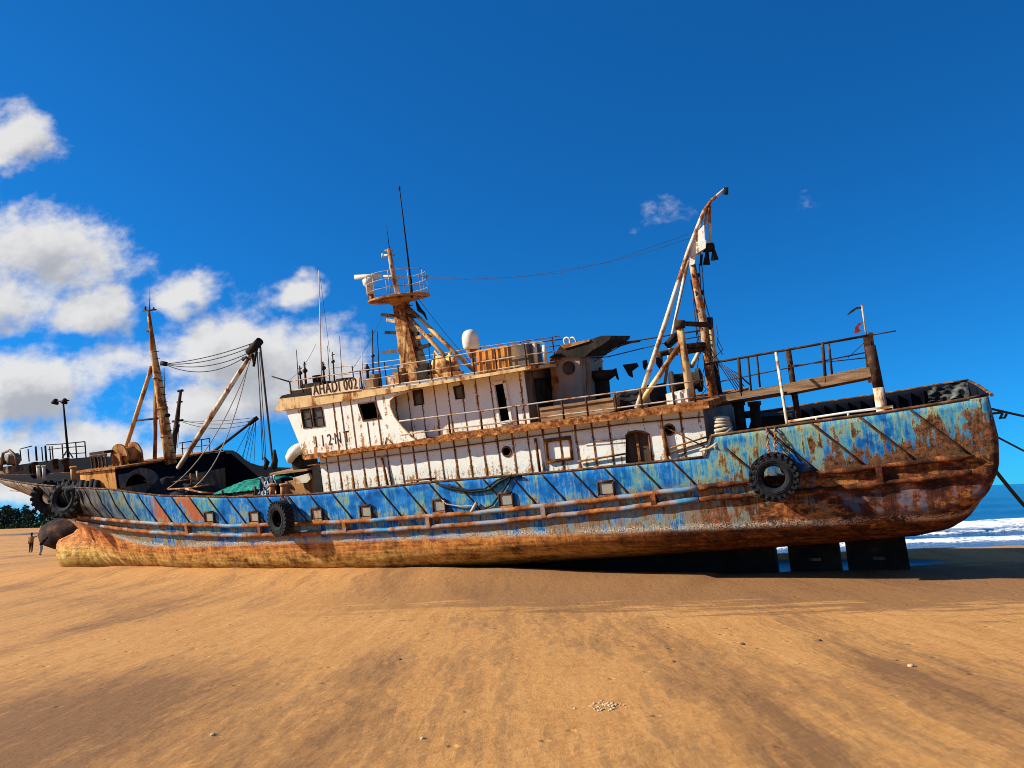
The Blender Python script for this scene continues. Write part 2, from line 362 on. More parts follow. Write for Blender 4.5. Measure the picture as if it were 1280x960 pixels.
M_cloth = mottled("dark_cloth", [(.3, (.010, .009, .010)), (.7, (.035, .028, .026))], 6, .95)
M_tarp = mottled("grey_tarp", [(.3, (.012, .013, .014)), (.5, (.035, .038, .037)), (.75, (.20, .20, .18))], 2.0, .8, .5)
M_redcloth = mottled("red_cloth", [(.3, (.10, .012, .012)), (.7, (.26, .03, .025))], 6, .95)
o_ = NB("striped_cloth"); _w = o_.n("ShaderNodeTexWave"); o_.put(_w.inputs["Vector"], o_.map(o_.obj, (1, .4, .12))); _w.inputs["Scale"].default_value = 1.9; _w.inputs["Distortion"].default_value = 2.5
M_stripe = o_.done(o_.ramp(_w.outputs[1], [(.3, (.012, .025, .05)), (.5, (.08, .14, .2)), (.6, (.5, .52, .5))]), .9)
M_dome = mottled("radome_plastic", [(.3, (.52, .47, .38)), (.7, (.72, .68, .58))], 4, .5, .1)
M_skeg = mottled("skeg_plate", [(.3, (.010, .009, .008)), (.55, (.026, .021, .017)), (.75, (.075, .042, .024))], 2, .85, .3)

# ------------------------------------------------------------------ hull shape (ship coordinates: x aft, y starboard, z up)
ZSH = [(-7.4, 5.75), (-5, 5.5), (2, 5.05), (8.7, 4.66), (12.4, 4.2), (17.2, 3.88), (21.5, 3.8), (27, 3.94), (31.7, 3.97), (36.55, 4.09), (36.75, 4.70), (39.3, 4.84), (41.4, 4.93), (44.05, 5.12)]
XS = [(-.6, .4), (0, -.1), (.3, -1.0), (.6, -1.3), (1.0, -1.42), (1.4, -1.3), (1.75, -.9), (2.05, -.15), (2.3, .25), (2.6, -.1), (3.0, -.85), (3.77, -2.5), (4.28, -3.6), (5.14, -6.3), (5.75, -7.4)]
XE = [(.28, 38.6), (.46, 40.7), (.58, 41.7), (.76, 42.45), (1.02, 43.05), (1.45, 43.48), (2.2, 43.82), (3.2, 44.12), (4.0, 44.18), (5.2, 44.05)]
def zsh(x): return lerp_tab(ZSH, x)
def xs(z): return lerp_tab(XS, z)
def xe(z): return lerp_tab(XE, z)
def zbot(x): return 0 if x < 28.5 else .62*min(1, (x-28.5)/13.5)**1.1
def half(x, z):
    zb = zbot(x); t = max(0, min(1, (z-zb)/1.7))
    y = 4.0*(1-(1-t)**3)**.5
    vee = max(0, min(1, (x-22)/9)); vee = vee*vee*(3-2*vee); y += (4.0*(1-(1-t)**2.1)**.92-y)*vee
    x0 = xs(z) if z > 2.3 else .3
    Le = lerp_tab([(0, 15), (2.3, 13.5), (4, 15), (5.7, 22)], z)
    k = lerp_tab([(0, 1.35), (2.3, 1.6), (4, 1.9), (5.7, 2.1)], z)
    u = max(0, min(1, (x-x0)/Le)); y *= 1-(1-u)**k
    q = 1-((z-1.0)/1.06)**2
    if q > 0 and x < 14:
        v = max(0, min(1, (x+1.42)/1.9)); yb = .98*math.sqrt(q)*math.sqrt(1-(1-v)**2)*(1-max(0, x-4)/10)
        h = .35; w = max(0, min(1, .5+.5*(y-yb)/h)); y = y*w+yb*(1-w)+h*w*(1-w)*.55
        if x < xs(z)+1e-4: y = 0
    Lr = lerp_tab([(0, 7), (1.0, 4.5), (1.8, 2.2), (2.6, 1.1), (3.4, .7), (5, .5)], z)
    v = max(0, min(1, (xe(z)-x)/Lr)); y *= (1-(1-v)**lerp_tab([(2.2, 4), (3.2, 14)], z))**.5
    return y
ROWS = [0, .02, .05, .09, .13, .17, .21, .26, .31, .36, .40, .44, .47, .50, .53, .56, .60, .64, .68, .72, .76, .80, .84, .88, .92, .96, 1]
XT = [-7.4, -7.3, -7.1, -6.8, -6.4, -5.9, -5.3, -4.7, -4, -3.3, -2.6, -1.9, -1.2, -.5]+[.2+.55*i for i in range(32)]+[18+1.0*i for i in range(18)]+[35.9, 36.55, 36.75, 37.4, 38.1, 38.8, 39.5, 40.2, 40.9, 41.5, 42, 42.5, 42.9, 43.2, 43.5, 43.8, 43.6, 43.75, 43.85, 43.92, 43.97, 43.99, 44.01, 44.025, 44.035, 44.045, 44.05, 44.054]
XT = sorted(set(XT))
hv = []
for xt in XT:
    zt = zsh(xt); a, b = xs(zt), xe(zt); sp = max(0, min(1, (xt-a)/(b-a)))
    if xt == XT[0]: sp = 0
    if xt == XT[-1]: sp = 1
    zb = zbot(xt)
    for t in ROWS:
        z = zb+t*(zt-zb); x = xs(z)+sp*(xe(z)-xs(z))
        hv.append((x, half(x, z) if 0 < sp < 1 else 0.0, z))
NR = len(ROWS); NC = len(XT)
hm = MB()
fs_ = [(i*NR+j, i*NR+j+1, (i+1)*NR+j+1, (i+1)*NR+j) for i in range(NC-1) for j in range(NR-1)]
vs_ = [(x, -y, z) for x, y, z in hv]+[(x, y, z) for x, y, z in hv]
hm.add(vs_, fs_+[tuple(NC*NR+i for i in reversed(f)) for f in fs_], 0, True)

ship = tag(empty("fishing_vessel", SHIP), "large rusty blue and white fishing vessel stranded on the sand, listing towards us", "ship")
import bmesh
def finish_hull(ob, thick=.05):
    bm = bmesh.new(); bm.from_mesh(ob.data)
    bmesh.ops.remove_doubles(bm, verts=bm.verts, dist=.004); bmesh.ops.dissolve_degenerate(bm, edges=bm.edges, dist=.001)
    bmesh.ops.recalc_face_normals(bm, faces=bm.faces)
    c = max(bm.faces, key=lambda f: -f.calc_center_median().y)
    if c.normal.y > 0: bmesh.ops.reverse_faces(bm, faces=bm.faces)
    bm.to_mesh(ob.data); bm.free()
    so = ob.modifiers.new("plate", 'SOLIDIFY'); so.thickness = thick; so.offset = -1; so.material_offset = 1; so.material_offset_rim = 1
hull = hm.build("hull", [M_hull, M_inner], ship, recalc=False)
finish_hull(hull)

def side_pt(x, z, off=0.0, s=-1): return Vector((x, s*(half(x, z)+off), z))
xr = [-7.0+.5*i for i in range(103)]
URAIL = [(1.6, 3.35), (5, 3.3), (9.5, 3.13), (17, 2.72), (23.2, 2.68), (28.5, 2.78), (33, 2.99), (36.8, 3.24), (40.2, 3.45), (43.2, 3.6), (44.5, 3.68)]
LRAIL = [(2.5, 2.95), (5, 2.9), (12, 2.57), (17, 2.32), (23, 2.28), (28.4, 2.39), (33, 2.64), (36.8, 2.88), (40, 2.95), (43, 3.16), (44.4, 3.24)]
def rail_pts(tab, x0, x1, s, off=.09, stepx=.4):
    n = int((x1-x0)/stepx); return [side_pt(x0+(x1-x0)*i/n, lerp_tab(tab, x0+(x1-x0)*i/n)+.012*math.sin(i*1.7), off+.012*math.sin(i*2.3), s) for i in range(n+1)]
for s in (-1, 1):
    for tab, x0, x1 in ((URAIL, 1.9, 43.9), (LRAIL, 2.8, 43.8)):
        rm_ = MB(); cut = 36.2
        rm_.tube(rail_pts(tab, x0, cut, s), .085, 8, 0)
        pts = rail_pts(tab, cut, x1, s)
        pts = pts[:-1]; rm_.tube(pts, [.075+.018*math.sin(i*1.3)+.02*math.sin(i*4.1) for i in range(len(pts))], 8, 1)
        rm_.build("rub_rail", [M_rub, M_rubrust], hull)
    g = MB()
    for a, b in ((-7.2, 36.5), (36.78, 44.0)):
        n = int((b-a)/.5); pts = [side_pt(a+(b-a)*i/n, zsh(a+(b-a)*i/n)+.02, -.01, s) for i in range(n+1)]
        g.tube(pts, .042, 6, 0)
    g.bar(side_pt(36.5, 4.09, 0, s), side_pt(36.8, 4.74, 0, s), .07, .07)
    if s < 0: g.tube([(44.06, -3.9, 5.13), (44.1, 0, 5.15), (44.06, 3.9, 5.13)], .045, 6)
    g.build("gunwale", M_cap, hull)
    for x in [14, 18.2, 22.6, 26.4, 31, 34.8, 38.2, 41.2] if s < 0 else []:      # brackets between the two rub rails
        k = MB(); a = side_pt(x, lerp_tab(URAIL, x), .08, s); b = side_pt(x, lerp_tab(LRAIL, x), .08, s)
        k.box((a+b)/2, (.16, .2, (a-b).length)); k.build("rail_bracket", M_rub if x < 33 else M_rubrust, hull)
# diagonal skid bars welded from gunwale to rub rail
x = 6.4
while x < 42.9:
    zt = zsh(x)-.03
    if 36.3 < x < 36.8: x += .5
    zb = lerp_tab(URAIL, x+1)+.08; h = zt-zb; dx = h*(.62 if x < 10 else .82 if x < 36 else .95)
    b = MB(); n = 6
    b.tube([side_pt(x+dx*i/n, zt-h*i/n, .018) for i in range(n+1)], .028 if x < 36 else .036, 6)
    b.build("skid_bar", M_dkpipe, hull); x += 1.12 if x < 36 else 1.25
# scupper hoods above the rub rail
for px, py in ((263, 646), (319, 645), (397, 639), (458, 634), (550, 630), (633, 620), (758, 607)):
    p = at(px, py, -4.0); x = p.x; z0 = lerp_tab(URAIL, x)+.1
    sc = MB(); w, h = .52, .46
    for a, b in (((x-w/2, z0), (x-w/2, z0+h)), ((x-w/2, z0+h), (x+w/2, z0+h)), ((x+w/2, z0+h), (x+w/2, z0))):
        sc.tube([side_pt(a[0], a[1], .06), side_pt(b[0], b[1], .06)], .045, 6)
    so = sc.build("scupper_frame", M_dkpipe, hull)
    fl = MB(); fl.box(side_pt(x, z0+h*.55, .02), (w-.08, .06, h*.8)); fl.build("scupper_flap", M_scup, so)
    fl = MB(); fl.box(side_pt(x, z0-.04, .05), (w-.02, .14, .14)); fl.build("scupper_lip", M_rust, so)
# skeg and rudder, dark plates under the stern
for nm, xa, xb, th in (("skeg", 25.0, 37.55, .5), ("skeg_post", 37.98, 39.58, .42), ("rudder", 39.78, 41.62, .34)):
    k = MB(); k.plate([[(xa, -th/2, -1.2), (xb, -th/2, -1.2), (xb-(.10 if nm == "rudder" else 0), -th/2, 1.1), (xa, -th/2, 1.1)]], (0, th, 0))
    ob = k.build(nm, M_skeg, hull)
    if nm != "skeg":
        xm = xa+(xb-xa)*.52; z_ = -.02
        an = MB(); an.box((xm, -th/2-.02, z_), (.34, .05, .09)); an.build("anode", M_grey, ob)

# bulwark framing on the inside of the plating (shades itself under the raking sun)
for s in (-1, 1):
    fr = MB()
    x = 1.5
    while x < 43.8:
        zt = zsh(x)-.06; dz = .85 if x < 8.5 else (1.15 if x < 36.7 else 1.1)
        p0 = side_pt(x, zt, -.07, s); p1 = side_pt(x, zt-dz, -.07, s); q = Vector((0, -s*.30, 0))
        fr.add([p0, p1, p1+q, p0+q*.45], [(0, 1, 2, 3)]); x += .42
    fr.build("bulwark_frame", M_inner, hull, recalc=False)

def deck_strip(name, xa, xb, zf, mat_, parent, n=40):
    d = MB(); vs = []
    for i in range(n+1):
        x = xa+(xb-xa)*i/n; z = zf(x); h = max(.02, half(x, z)-.05)
        vs += [(x, -h, z), (x, 0, z+.04), (x, h, z)]
    d.add(vs, [(3*i+j, 3*i+3+j, 3*i+4+j, 3*i+1+j) for i in range(n) for j in (0, 1)]); return d.build(name, mat_, parent)
deck_strip("foredeck", -5.6, 8.3, lambda x: zsh(x)-.85, M_deck, ship)
deck_strip("main_deck", 8.3, 36.65, lambda x: 2.75+.002*(x-20)**2*.3, M_deck, ship)
deck_strip("aft_deck", 36.65, 44.2, lambda x: 3.8, M_deck, ship)
bk = MB(); bk.plate([[(8.3, -3.3, 2.8), (8.3, 3.3, 2.8), (8.3, 3.5, 4.6), (8.3, -3.3, 4.6)]], (.05, 0, 0)); bk.build("foredeck_bulkhead", M_grey, ship)
bk = MB(); bk.plate([[(36.62, -3.7, 2.8), (36.62, 3.7, 2.8), (36.62, 3.7, 3.8), (36.62, -3.7, 3.8)]], (.05, 0, 0)); bk.build("aft_deck_bulkhead", M_grey, ship)

# ------------------------------------------------------------------ forecastle house with the foremast
XA = 8.3
fh = MB()
zt_ = 5.5
def rounded(yn, yf, x0, x1, z): # plan of the house with a rounded front
    pts = [(x1, yn, z)]
    for i in range(9):
        t = math.pi/2*i/8; pts.append((x0+1.2-1.2*math.sin(t), yn+.9-.9*math.cos(t), z))
    for i in range(9):
        t = math.pi/2*i/8; pts.append((x0+1.2-1.2*math.cos(t), yf-.9+.9*math.sin(t), z))
    pts.append((x1, yf, z)); return pts
lo = rounded(-3.05, 3.35, 4.9, XA, 4.0); hi = rounded(-3.05, 3.35, 4.9, XA, zt_)
n = len(lo); fh.add(lo+hi, [(i, (i+1) % n, n+(i+1) % n, n+i) for i in range(n-1)], 0, False)
# aft face with a round opening
hole = [Vector((XA, -2.05+.60*math.cos(t), 4.52+.60*math.sin(t))) for t in [2*math.pi*i/24 for i in range(24)]]
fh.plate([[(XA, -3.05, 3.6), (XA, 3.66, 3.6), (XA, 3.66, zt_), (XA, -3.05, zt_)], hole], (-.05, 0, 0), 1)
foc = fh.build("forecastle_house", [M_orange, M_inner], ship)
pn = MB()
pn.plate([[(XA+.03, -2.95, 3.6), (XA+.03, -.75, 3.6)]+[(XA+.03, -1.8+1.05*math.cos(t), 4.62+.76*math.sin(t)) for t in [math.pi*i/10 for i in range(0, 8)]]+[(XA+.03, -2.95, 5.25)], [v+Vector((.03, 0, 0)) for v in hole]], (.04, 0, 0))
pn.build("aft_panel", M_grey, foc)
rf = MB(); rf.plate([[(v[0]+(-.12 if v[0] < 7 else .15), v[1]*1.03, zt_+.03) for v in hi]], (0, 0, .09)); rf.build("roof", M_rustedge, foc)
# curved wing plate carrying the far bulwark down aft of the house
wg = MB(); top = [(8.3, 5.55), (8.9, 5.5), (9.3, 5.3), (9.7, 4.95), (10.1, 4.72), (10.8, 4.5), (12.2, 4.25)]
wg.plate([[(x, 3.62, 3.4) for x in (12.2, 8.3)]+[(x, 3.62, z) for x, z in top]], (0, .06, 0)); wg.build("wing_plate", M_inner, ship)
# winch on the house roof
wz = zt_+.12
wn = MB(); c = at(159, 572, -1.2); c.z = wz+.46
wn.lathe([(.0, -.45), (.62, -.45), (.62, -.36), (.40, -.34), (.40, .34), (.62, .36), (.62, .45), (0, .45)], c, (0, 1, 0), 24, smooth=False)
wn.box((c.x, c.y-.6, wz+.3), (.7, .12, .6)); wn.box((c.x, c.y+.6, wz+.3), (.7, .12, .6))
wo = wn.build("winch_drum", M_rust, ship)
wf = MB()
for i in range(5): wf.bar((c.x-1.5+.28*i, c.y-.9, wz), (c.x-1.5+.28*i, c.y-.9, wz+.62), .07, .07)
wf.bar((c.x-1.55, c.y-.9, wz+.62), (c.x-.3, c.y-.9, wz+.62), .1, .1); wf.box((c.x-.95, c.y-.5, wz+.75), (1.15, .9, .14))
wf.build("winch_frame", M_dkpipe, wo)
for px, yy in ((177, .2), (186, .5), (176, 1.6)):
    p = atz(px, 570, wz); b = MB(); b.lathe([(.0, 0), (.16, 0), (.15, .5), (.2, .52), (.2, .62), (0, .64)], (p.x if p.x < 8 else 7.8, yy, wz), (0, 0, 1), 12); b.build("bollard", M_dkpipe, ship)
# foremast
mt = MB()
P = lambda px, py, y=0: at(px, py, y)
mp = [P(213, 574), P(208, 545), P(203, 510), P(197, 472), P(192.5, 445), P(189, 415), P(185.5, 389)]
for q in mp: q.y = 0
mp[0].z = wz-.3
mt.tube(mp, [.30, .27, .24, .205, .165, .11, .08], 14)
for q, r_ in zip(mp[1:4], (.28, .25, .22)): mt.tube([q-Vector((0, 0, .05)), q+Vector((0, 0, .05))], r_+.02, 14)
fm = mt.build("foremast", M_mast, ship)
b1 = MB(); b1.tube([P(190, 458), Vector((P(148, 562, -1.0).x, -1.0, wz))], .11, 8); b1.build("mast_brace", M_mast, fm)
b1 = MB(); b1.tube([P(195, 478), P(193.5, 574)], .10, 8); b1.build("mast_brace", M_rust, fm)
b1 = MB(); b1.tube([P(166, 526), P(207, 522)], .06, 6); b1.build("crossbar", M_dkpipe, fm)
b1 = MB(); b1.tube([P(179, 388.5), P(195, 387)], .045, 6); b1.tube([P(184, 414), P(190, 413)], .07, 6); b1.tube([P(182, 388), P(181.5, 383)], .05, 6); b1.tube([P(192, 388), P(192, 384)], .05, 6); b1.build("yard", M_dkpipe, fm)
b1 = MB(); b1.tube([P(187, 389), P(187.5, 362)], [.03, .012], 5); b1.build("antenna", M_dkpipe, fm)
bl = MB(); bl.tube([P(202, 454), P(208, 455)], .12, 8); bl.tube([P(205, 520), P(211, 519)], .10, 8); bl.build("mast_block", M_black, fm)
# ladder wires down the mast
ld = MB()
for k_ in range(16):
    t = k_/15; q = mp[0].lerp(mp[4], t); ld.tube([q+Vector((.30-.1*t, -.16, .2)), q+Vector((.30-.1*t, .16, .2))], .018, 4)
ld.build("ladder_rung", M_dkpipe, fm)
# cargo boom
BF = P(223, 585, -.6); BT = P(323, 428, -.6)
bm_ = MB(); bm_.tube([BF, BF.lerp(BT, .5), BT], [.12, .125, .09], 12)
boom = bm_.build("cargo_boom", M_cream, ship)
bt = MB(); bt.tube([P(311, 441, -.6), P(325, 426, -.6)], .19, 10); bt.tube([P(313, 431, -.6), P(318, 455, -.6)], .07, 6); bt.tube([P(321, 436, -.6), P(317, 458, -.6)], .06, 6); bt.tube([P(304, 449, -.6), P(312, 447, -.6)], .11, 8); bt.build("boom_head", M_black, boom)
def line(name, a, b, drop, r, mat_, parent):
    k = MB(); k.tube(sag(a, b, drop), r, 5); return k.build(name, mat_, parent)
ML = P(205, 455, 0)
for (px, py), dr in (((316, 429), .15), ((313, 434), .25), ((309, 442), .35), ((307, 446), .55)): line("topping_wire", ML, P(px, py, -.6), dr, .022, M_rope, boom)
for (a, b, dr) in (((321, 440), (331, 580), .0), ((324, 440), (333, 582), .0), ((325, 432), (342, 588), .0), ((322, 440), (328, 575), .1)): line("fall_wire", P(*a, -.6), P(*b, -1.4), dr, .018 if b[0] != 342 else .05, M_rope, boom)
line("guy_rope", P(315, 445, -.6), P(206, 613, -1.8), .9, .025, M_ropelt, boom)
line("guy_rope", P(312, 448, -.6), P(232, 615, -1.8), 1.2, .025, M_ropelt, boom)
line("guy_rope", P(205, 460, 0), P(207, 545, .0), 0, .018, M_rope, boom)
hk = MB(); hk.tube([P(342, 585, -1.4), P(344, 575, -1.4), P(343, 562, -1.4)], [.16, .12, .05], 8); hk.tube([P(330, 572, -1.4), P(334, 578, -1.4), P(331, 586, -1.4)], [.06, .12, .10], 8); hk.build("cargo_hook", M_black, boom)

# ------------------------------------------------------------------ bow fittings
lp = MB(); L0 = P(85.5, 572, 1.2); L1 = P(79, 503, 1.2); lp.tube([L0, L1], [.075, .05], 8)
lp.tube([P(70, 502, 1.2), P(86, 500.5, 1.2)], .045, 6)
lp.tube([P(78, 572, 1.2), P(84.5, 562, 1.2), P(91, 572, 1.2)], .04, 6)
lamp = lp.build("deck_lamp_post", M_black, ship)
for px, py, r_ in ((69, 502.5, .20), (80.5, 502, .18)):
    l = MB(); q = P(px, py, 1.2); l.lathe([(.02, -.2), (.5*r_, -.18), (r_, .02), (r_, .12), (.02, .14)], q, (-.4, -.2, -1), 14); l.build("lamp_head", M_black, lamp)
yr = 1.9
br = MB()
for px, y0, y1 in ((25, 576, 562), (35, 577, 561), (44.5, 576, 558), (52, 576, 558.5), (56.5, 576, 557), (62, 575, 558), (65, 575, 557.5), (77.5, 574, 554.5), (94.5, 573, 553), (106, 572, 552)):
    a = P(px+1.5, y0, yr); br.tube([a, P(px, y1, yr)], .04 if px not in (44.5, 56.5) else .065, 6)
br.tube([P(26, 561, yr), P(40, 557.5, yr)], .035, 6); br.tube([P(58, 556, yr), P(76, 555, yr), P(106, 552, yr)], .035, 6)
br.tube([P(60, 562, yr), P(77, 560, yr), P(107, 557.5, yr)], .03, 6); br.tube([P(78, 568, yr), P(107, 566, yr)], .03, 6)
br.build("bow_railing", M_black, ship)
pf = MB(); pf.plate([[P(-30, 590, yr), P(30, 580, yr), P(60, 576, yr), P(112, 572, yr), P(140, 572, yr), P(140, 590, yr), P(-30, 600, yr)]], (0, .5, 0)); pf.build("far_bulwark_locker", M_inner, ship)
wl_ = MB(); q = P(9, 585, .9)
wl_.lathe([(0, -.5), (.42, -.5), (.42, -.4), (.24, -.38), (.24, .38), (.42, .4), (.42, .5), (0, .5)], P(6, 576, .9), (.2, 1, 0), 16)
wl_.lathe([(0, -.3), (.34, -.3), (.34, .3), (0, .3)], P(16, 574, .9), (.1, 1, 0), 16)
wl_.box(P(10, 587, .9), (1.6, .9, .4)); wl_.tube([P(1, 588, .4), P(4, 566, .4), P(12, 563, .4), P(20, 570, .4), P(22, 586, .4)], .09, 8); wl_.build("windlass", M_grey, ship)
for px, y0, y1, yy, r_ in ((48, 593, 582, -.2, .09), (55, 593, 582, -.2, .09), (92, 599, 583, -.4, .15)):
    b = MB(); a = P(px, y0, yy); c2 = P(px-.5, y1, yy); b.tube([a-Vector((0, 0, .3)), a.lerp(c2, .85)], r_, 12); b.tube([a.lerp(c2, .85), c2], r_*1.2, 12); b.build("bollard", M_pipe if px < 60 else M_rust, ship)

# ------------------------------------------------------------------ lower deckhouse
YL = -3.2
def outl(pts, y): return [P(px, py, y) for px, py in pts]
xf, xa = 20.98, 36.45
ztop = lambda x: 5.2+.33*(x-20.75)/15.8
lowt = [(xf, YL, 2.6), (xa, YL, 2.6), (xa, YL, ztop(xa)), (xf, YL, ztop(xf))]
dc = outl([(782, 579), (782, 546), (786, 541), (794, 539), (803, 539.5), (811, 543), (815, 575), (815, 580)], YL)
for q in dc: q.y = YL
def circ(px, py, r_, y, n=16):
    c = P(px, py, y); return [Vector((c.x+r_*math.cos(2*math.pi*i/n), y, c.z+r_*math.sin(2*math.pi*i/n))) for i in range(n)]
ph1 = circ(633.5, 564.5, .17, YL); ph2 = circ(836.5, 537, .17, YL)
lh = MB(); lh.plate([lowt, dc, ph1, ph2], (0, .05, 0))
lh.plate([[(xa, YL+.06, 2.6), (xa, -YL, 2.6), (xa, -YL, ztop(xa)), (xa, YL+.06, ztop(xa))]], (-.05, 0, 0), 1)
lh.plate([[(xf, YL+.06, 2.6), (xf, -YL, 2.6), (xf, -YL, ztop(xf)), (xf, YL+.06, ztop(xf))]], (.05, 0, 0), 0)
lh.plate([[(xf+.06, -YL, 2.6), (xa-.06, -YL, 2.6), (xa-.06, -YL, ztop(xa)), (xf+.06, -YL, ztop(xf))]], (0, -.05, 0), 0)
x = xf+.35; rng = random.Random(3)
while x < xa-.2:                                   # rusted plate seams
    if not (dc[0].x-.1 < x < dc[5].x+.1):
        lh.box((x, YL-.004, (2.7+ztop(x))/2), (.035+.02*rng.random(), .028, ztop(x)-2.7-.02), m=2)
    x += .6
low = lh.build("lower_deckhouse", [M_white_heavy, M_grey, M_seam], ship)
d = MB(); d.plate([[q+Vector((0, .16, 0)) for q in dc]], (0, .05, 0)); xm = (dc[0].x+dc[5].x)/2
d.box((xm, YL+.13, (dc[0].z+dc[3].z)/2), (.08, .05, dc[3].z-dc[0].z-.1), m=1); d.build("doorway", [M_door, M_seam], low)
d = MB()
for i in range(1, 6):
    d.tube([dc[i], dc[i+1]], .04, 6)
d.build("door_frame", M_seam, low)
for hole_ in (ph1, ph2):
    d = MB(); d.tube(hole_+hole_[:2], .035, 6, cap=False); d.build("porthole_rim", M_seam, low)
ht = MB(); hq = outl([(682, 551), (712, 547), (715, 573), (685, 577)], YL-.05); ht.tube(hq+[hq[0], hq[1]], .075, 6, cap=False); ht.build("hatch_frame", M_seam, low)
for pts, r_ in (([(669, 548), (675, 590)], .05), ([(477, 572), (486, 612)], .05), ([(828, 536), (835, 570)], .07), ([(722, 577), (783, 567)], .035), ([(838, 560), (884, 546)], .03), ([(836, 566), (884, 552)], .025), ([(508, 601), (545, 598)], .04), ([(385, 582), (530, 564), (660, 546), (780, 530), (880, 521)], .025), ([(830, 533), (884, 560)], .02), ([(725, 553), (783, 548)], .015)):
    d = MB(); d.tube(outl(pts, YL-.09), r_, 6); d.build("wall_pipe", M_seam, low)
# boat deck slab with rust-eaten edge
bd = MB(); N = 64; ring = []
for i in range(N+1):
    x = 20.5+(36.75-20.5)*i/N; zc = ztop(x)
    th = (.10 if x < 26.6 else .17)+.05*noise.noise((x*2.1, 3, 0))
    ring.append((x, zc+.05*noise.noise((x*3.3, 0, 5)), zc+th+.05))
vs = []
for x, z0, z1 in ring:
    e = -3.62+.04*noise.noise((x*4, 1, 1)); vs += [(x, e, z0), (x, e, z1), (x, 3.6, z1), (x, 3.6, z0)]
bd.add(vs, [(4*i+j, 4*i+4+j, 4*i+4+(j+1) % 4, 4*i+(j+1) % 4) for i in range(N) for j in range(4)]+[(0, 1, 2, 3), (4*N+3, 4*N+2, 4*N+1, 4*N)])
bdo = bd.build("boat_deck", M_rustedge, ship)
zbd = lambda x: ztop(x)+.23

# ------------------------------------------------------------------ wheelhouse
YW = -3.5
ow = outl([(357, 513), (381.5, 573), (527, 554), (515, 546), (503, 534), (493, 521), (488, 509), (487.5, 501), (493, 495), (503, 491.5), (516, 487)], YW)
def quad(pts): return outl(pts, YW)
w1 = quad([(376.5, 513), (387.5, 511.5), (391, 533.5), (380, 535)]); w2 = quad([(390.5, 511), (402, 510), (405.5, 532), (393.5, 533.5)]); w3 = quad([(447.5, 505), (468.5, 502), (476, 522.5), (454, 526)])
wh = MB(); wh.plate([ow, w1, w2, w3], (0, .06, 0))
fx0, fz0 = ow[0].x, ow[0].z; fx1, fz1 = ow[1].x, ow[1].z
wh.add([(fx0, YW+.06, fz0), (fx1, YW+.06, fz1), (fx1, -YW, fz1), (fx0, -YW, fz0)], [(0, 1, 2, 3)])     # raked front
wh.add([(fx0, -YW, fz0), (fx1, -YW, fz1), (26, -YW, fz1), (26, -YW, fz0+.2)], [(0, 1, 2, 3)])
for px in (419, 428.5, 441, 458, 473):
    a = P(px-4, 494, YW); b = P(px+6 if px != 441 else px+9, 566, YW); 
    if px == 458: a = P(459, 526, YW)
    x_ = a.x
    zt2 = a.z-.05; zb2 = lerp_tab([(ow[1].x, ow[1].z), (ow[2].x, ow[2].z)], x_)+.05
    if px == 458: wh.box((x_, YW-.004, (zt2+zb2)/2), (.035, .024, zt2-zb2), m=1)
    else: wh.box((x_, YW-.004, (zt2+zb2)/2), (.04, .024, zt2-zb2), m=1)
whl = wh.build("wheelhouse", [M_white, M_seam], ship)
for w_ in (w1, w2):
    f_ = MB(); f_.tube(w_+w_[:2], .045, 6, cap=False); fo = f_.build("window_frame", M_dkpipe, whl)
    g = MB(); ins = [q+Vector((0, .03, 0)) for q in w_]; g.plate([ins], (0, .012, 0)); g.build("window_pane", M_glass, fo)
    g = MB(); m0 = (ins[0]+ins[3])/2; m1 = (ins[1]+ins[2])/2; g.tube([m0-Vector((0, .02, 0)), m1-Vector((0, .02, 0))], .02, 5); g.build("window_bar", M_dkpipe, fo)
f_ = MB(); f_.tube(w3+w3[:2], .04, 6, cap=False); f_.build("window_frame", M_seam, whl)
ib = MB(); ib.box((23.2, .3, 6.3), (5.0, 4.8, 1.7)); ib.build("wheelhouse_shade_block", M_dark, whl)  # solid black block, painted shade behind the wheelhouse openings
rim = MB(); rim.tube(ow[2:], .035, 6); rim.build("wing_edge", M_fascia, whl)
tr = MB(); tr.tube([ow[1]+Vector((0, -.02, 0)), ow[2]+Vector((0, -.02, 0))], .07, 6); tr.build("sill_rail", M_rustedge, whl)
# recessed side wall of the after part
YI = -2.75
xi0 = P(478, 500, YI).x; xi1 = P(659, 500, YI).x; zi0 = lambda x: zbd(x)-.1; zi1 = 7.66
iw = [(xi0, YI, zi0(xi0)), (xi1, YI, zi0(xi1)), (xi1, YI, zi1), (xi0, YI, zi1)]
wa = outl([(516, 489), (528, 487), (530, 505), (518.5, 507)], YI); wb = outl([(567, 484), (579, 481.5), (581, 497.5), (570, 499)], YI)
dr_ = outl([(617, 480), (631, 477), (640, 526), (625, 529)], YI)
aw = MB(); aw.plate([iw, wa, wb, dr_], (0, .05, 0))
aw.plate([[(xi1, YI+.06, zi0(xi1)), (xi1, -YI, zi0(xi1)), (xi1, -YI, zi1), (xi1, YI+.06, zi1)]], (-.05, 0, 0), 2)  # shade of the sunless aft side put into its grey colour
aw.plate([[(xi0, -YI, zi0(xi0)), (xi1, -YI, zi0(xi1)), (xi1, -YI, zi1), (xi0, -YI, zi1)]], (0, -.05, 0), 0)
x = 24.1+.6*math.ceil((xi0+.3-24.1)/.6)
while x < xi1-.1:
    if not (dr_[0].x-.05 < x < dr_[2].x+.05): aw.box((x, YI-.004, (zi0(x)+zi1)/2), (.03, .024, zi1-zi0(x)-.04), m=1)
    x += .60
awo = aw.build("after_cabin", [M_white, M_seam, M_grey], ship)
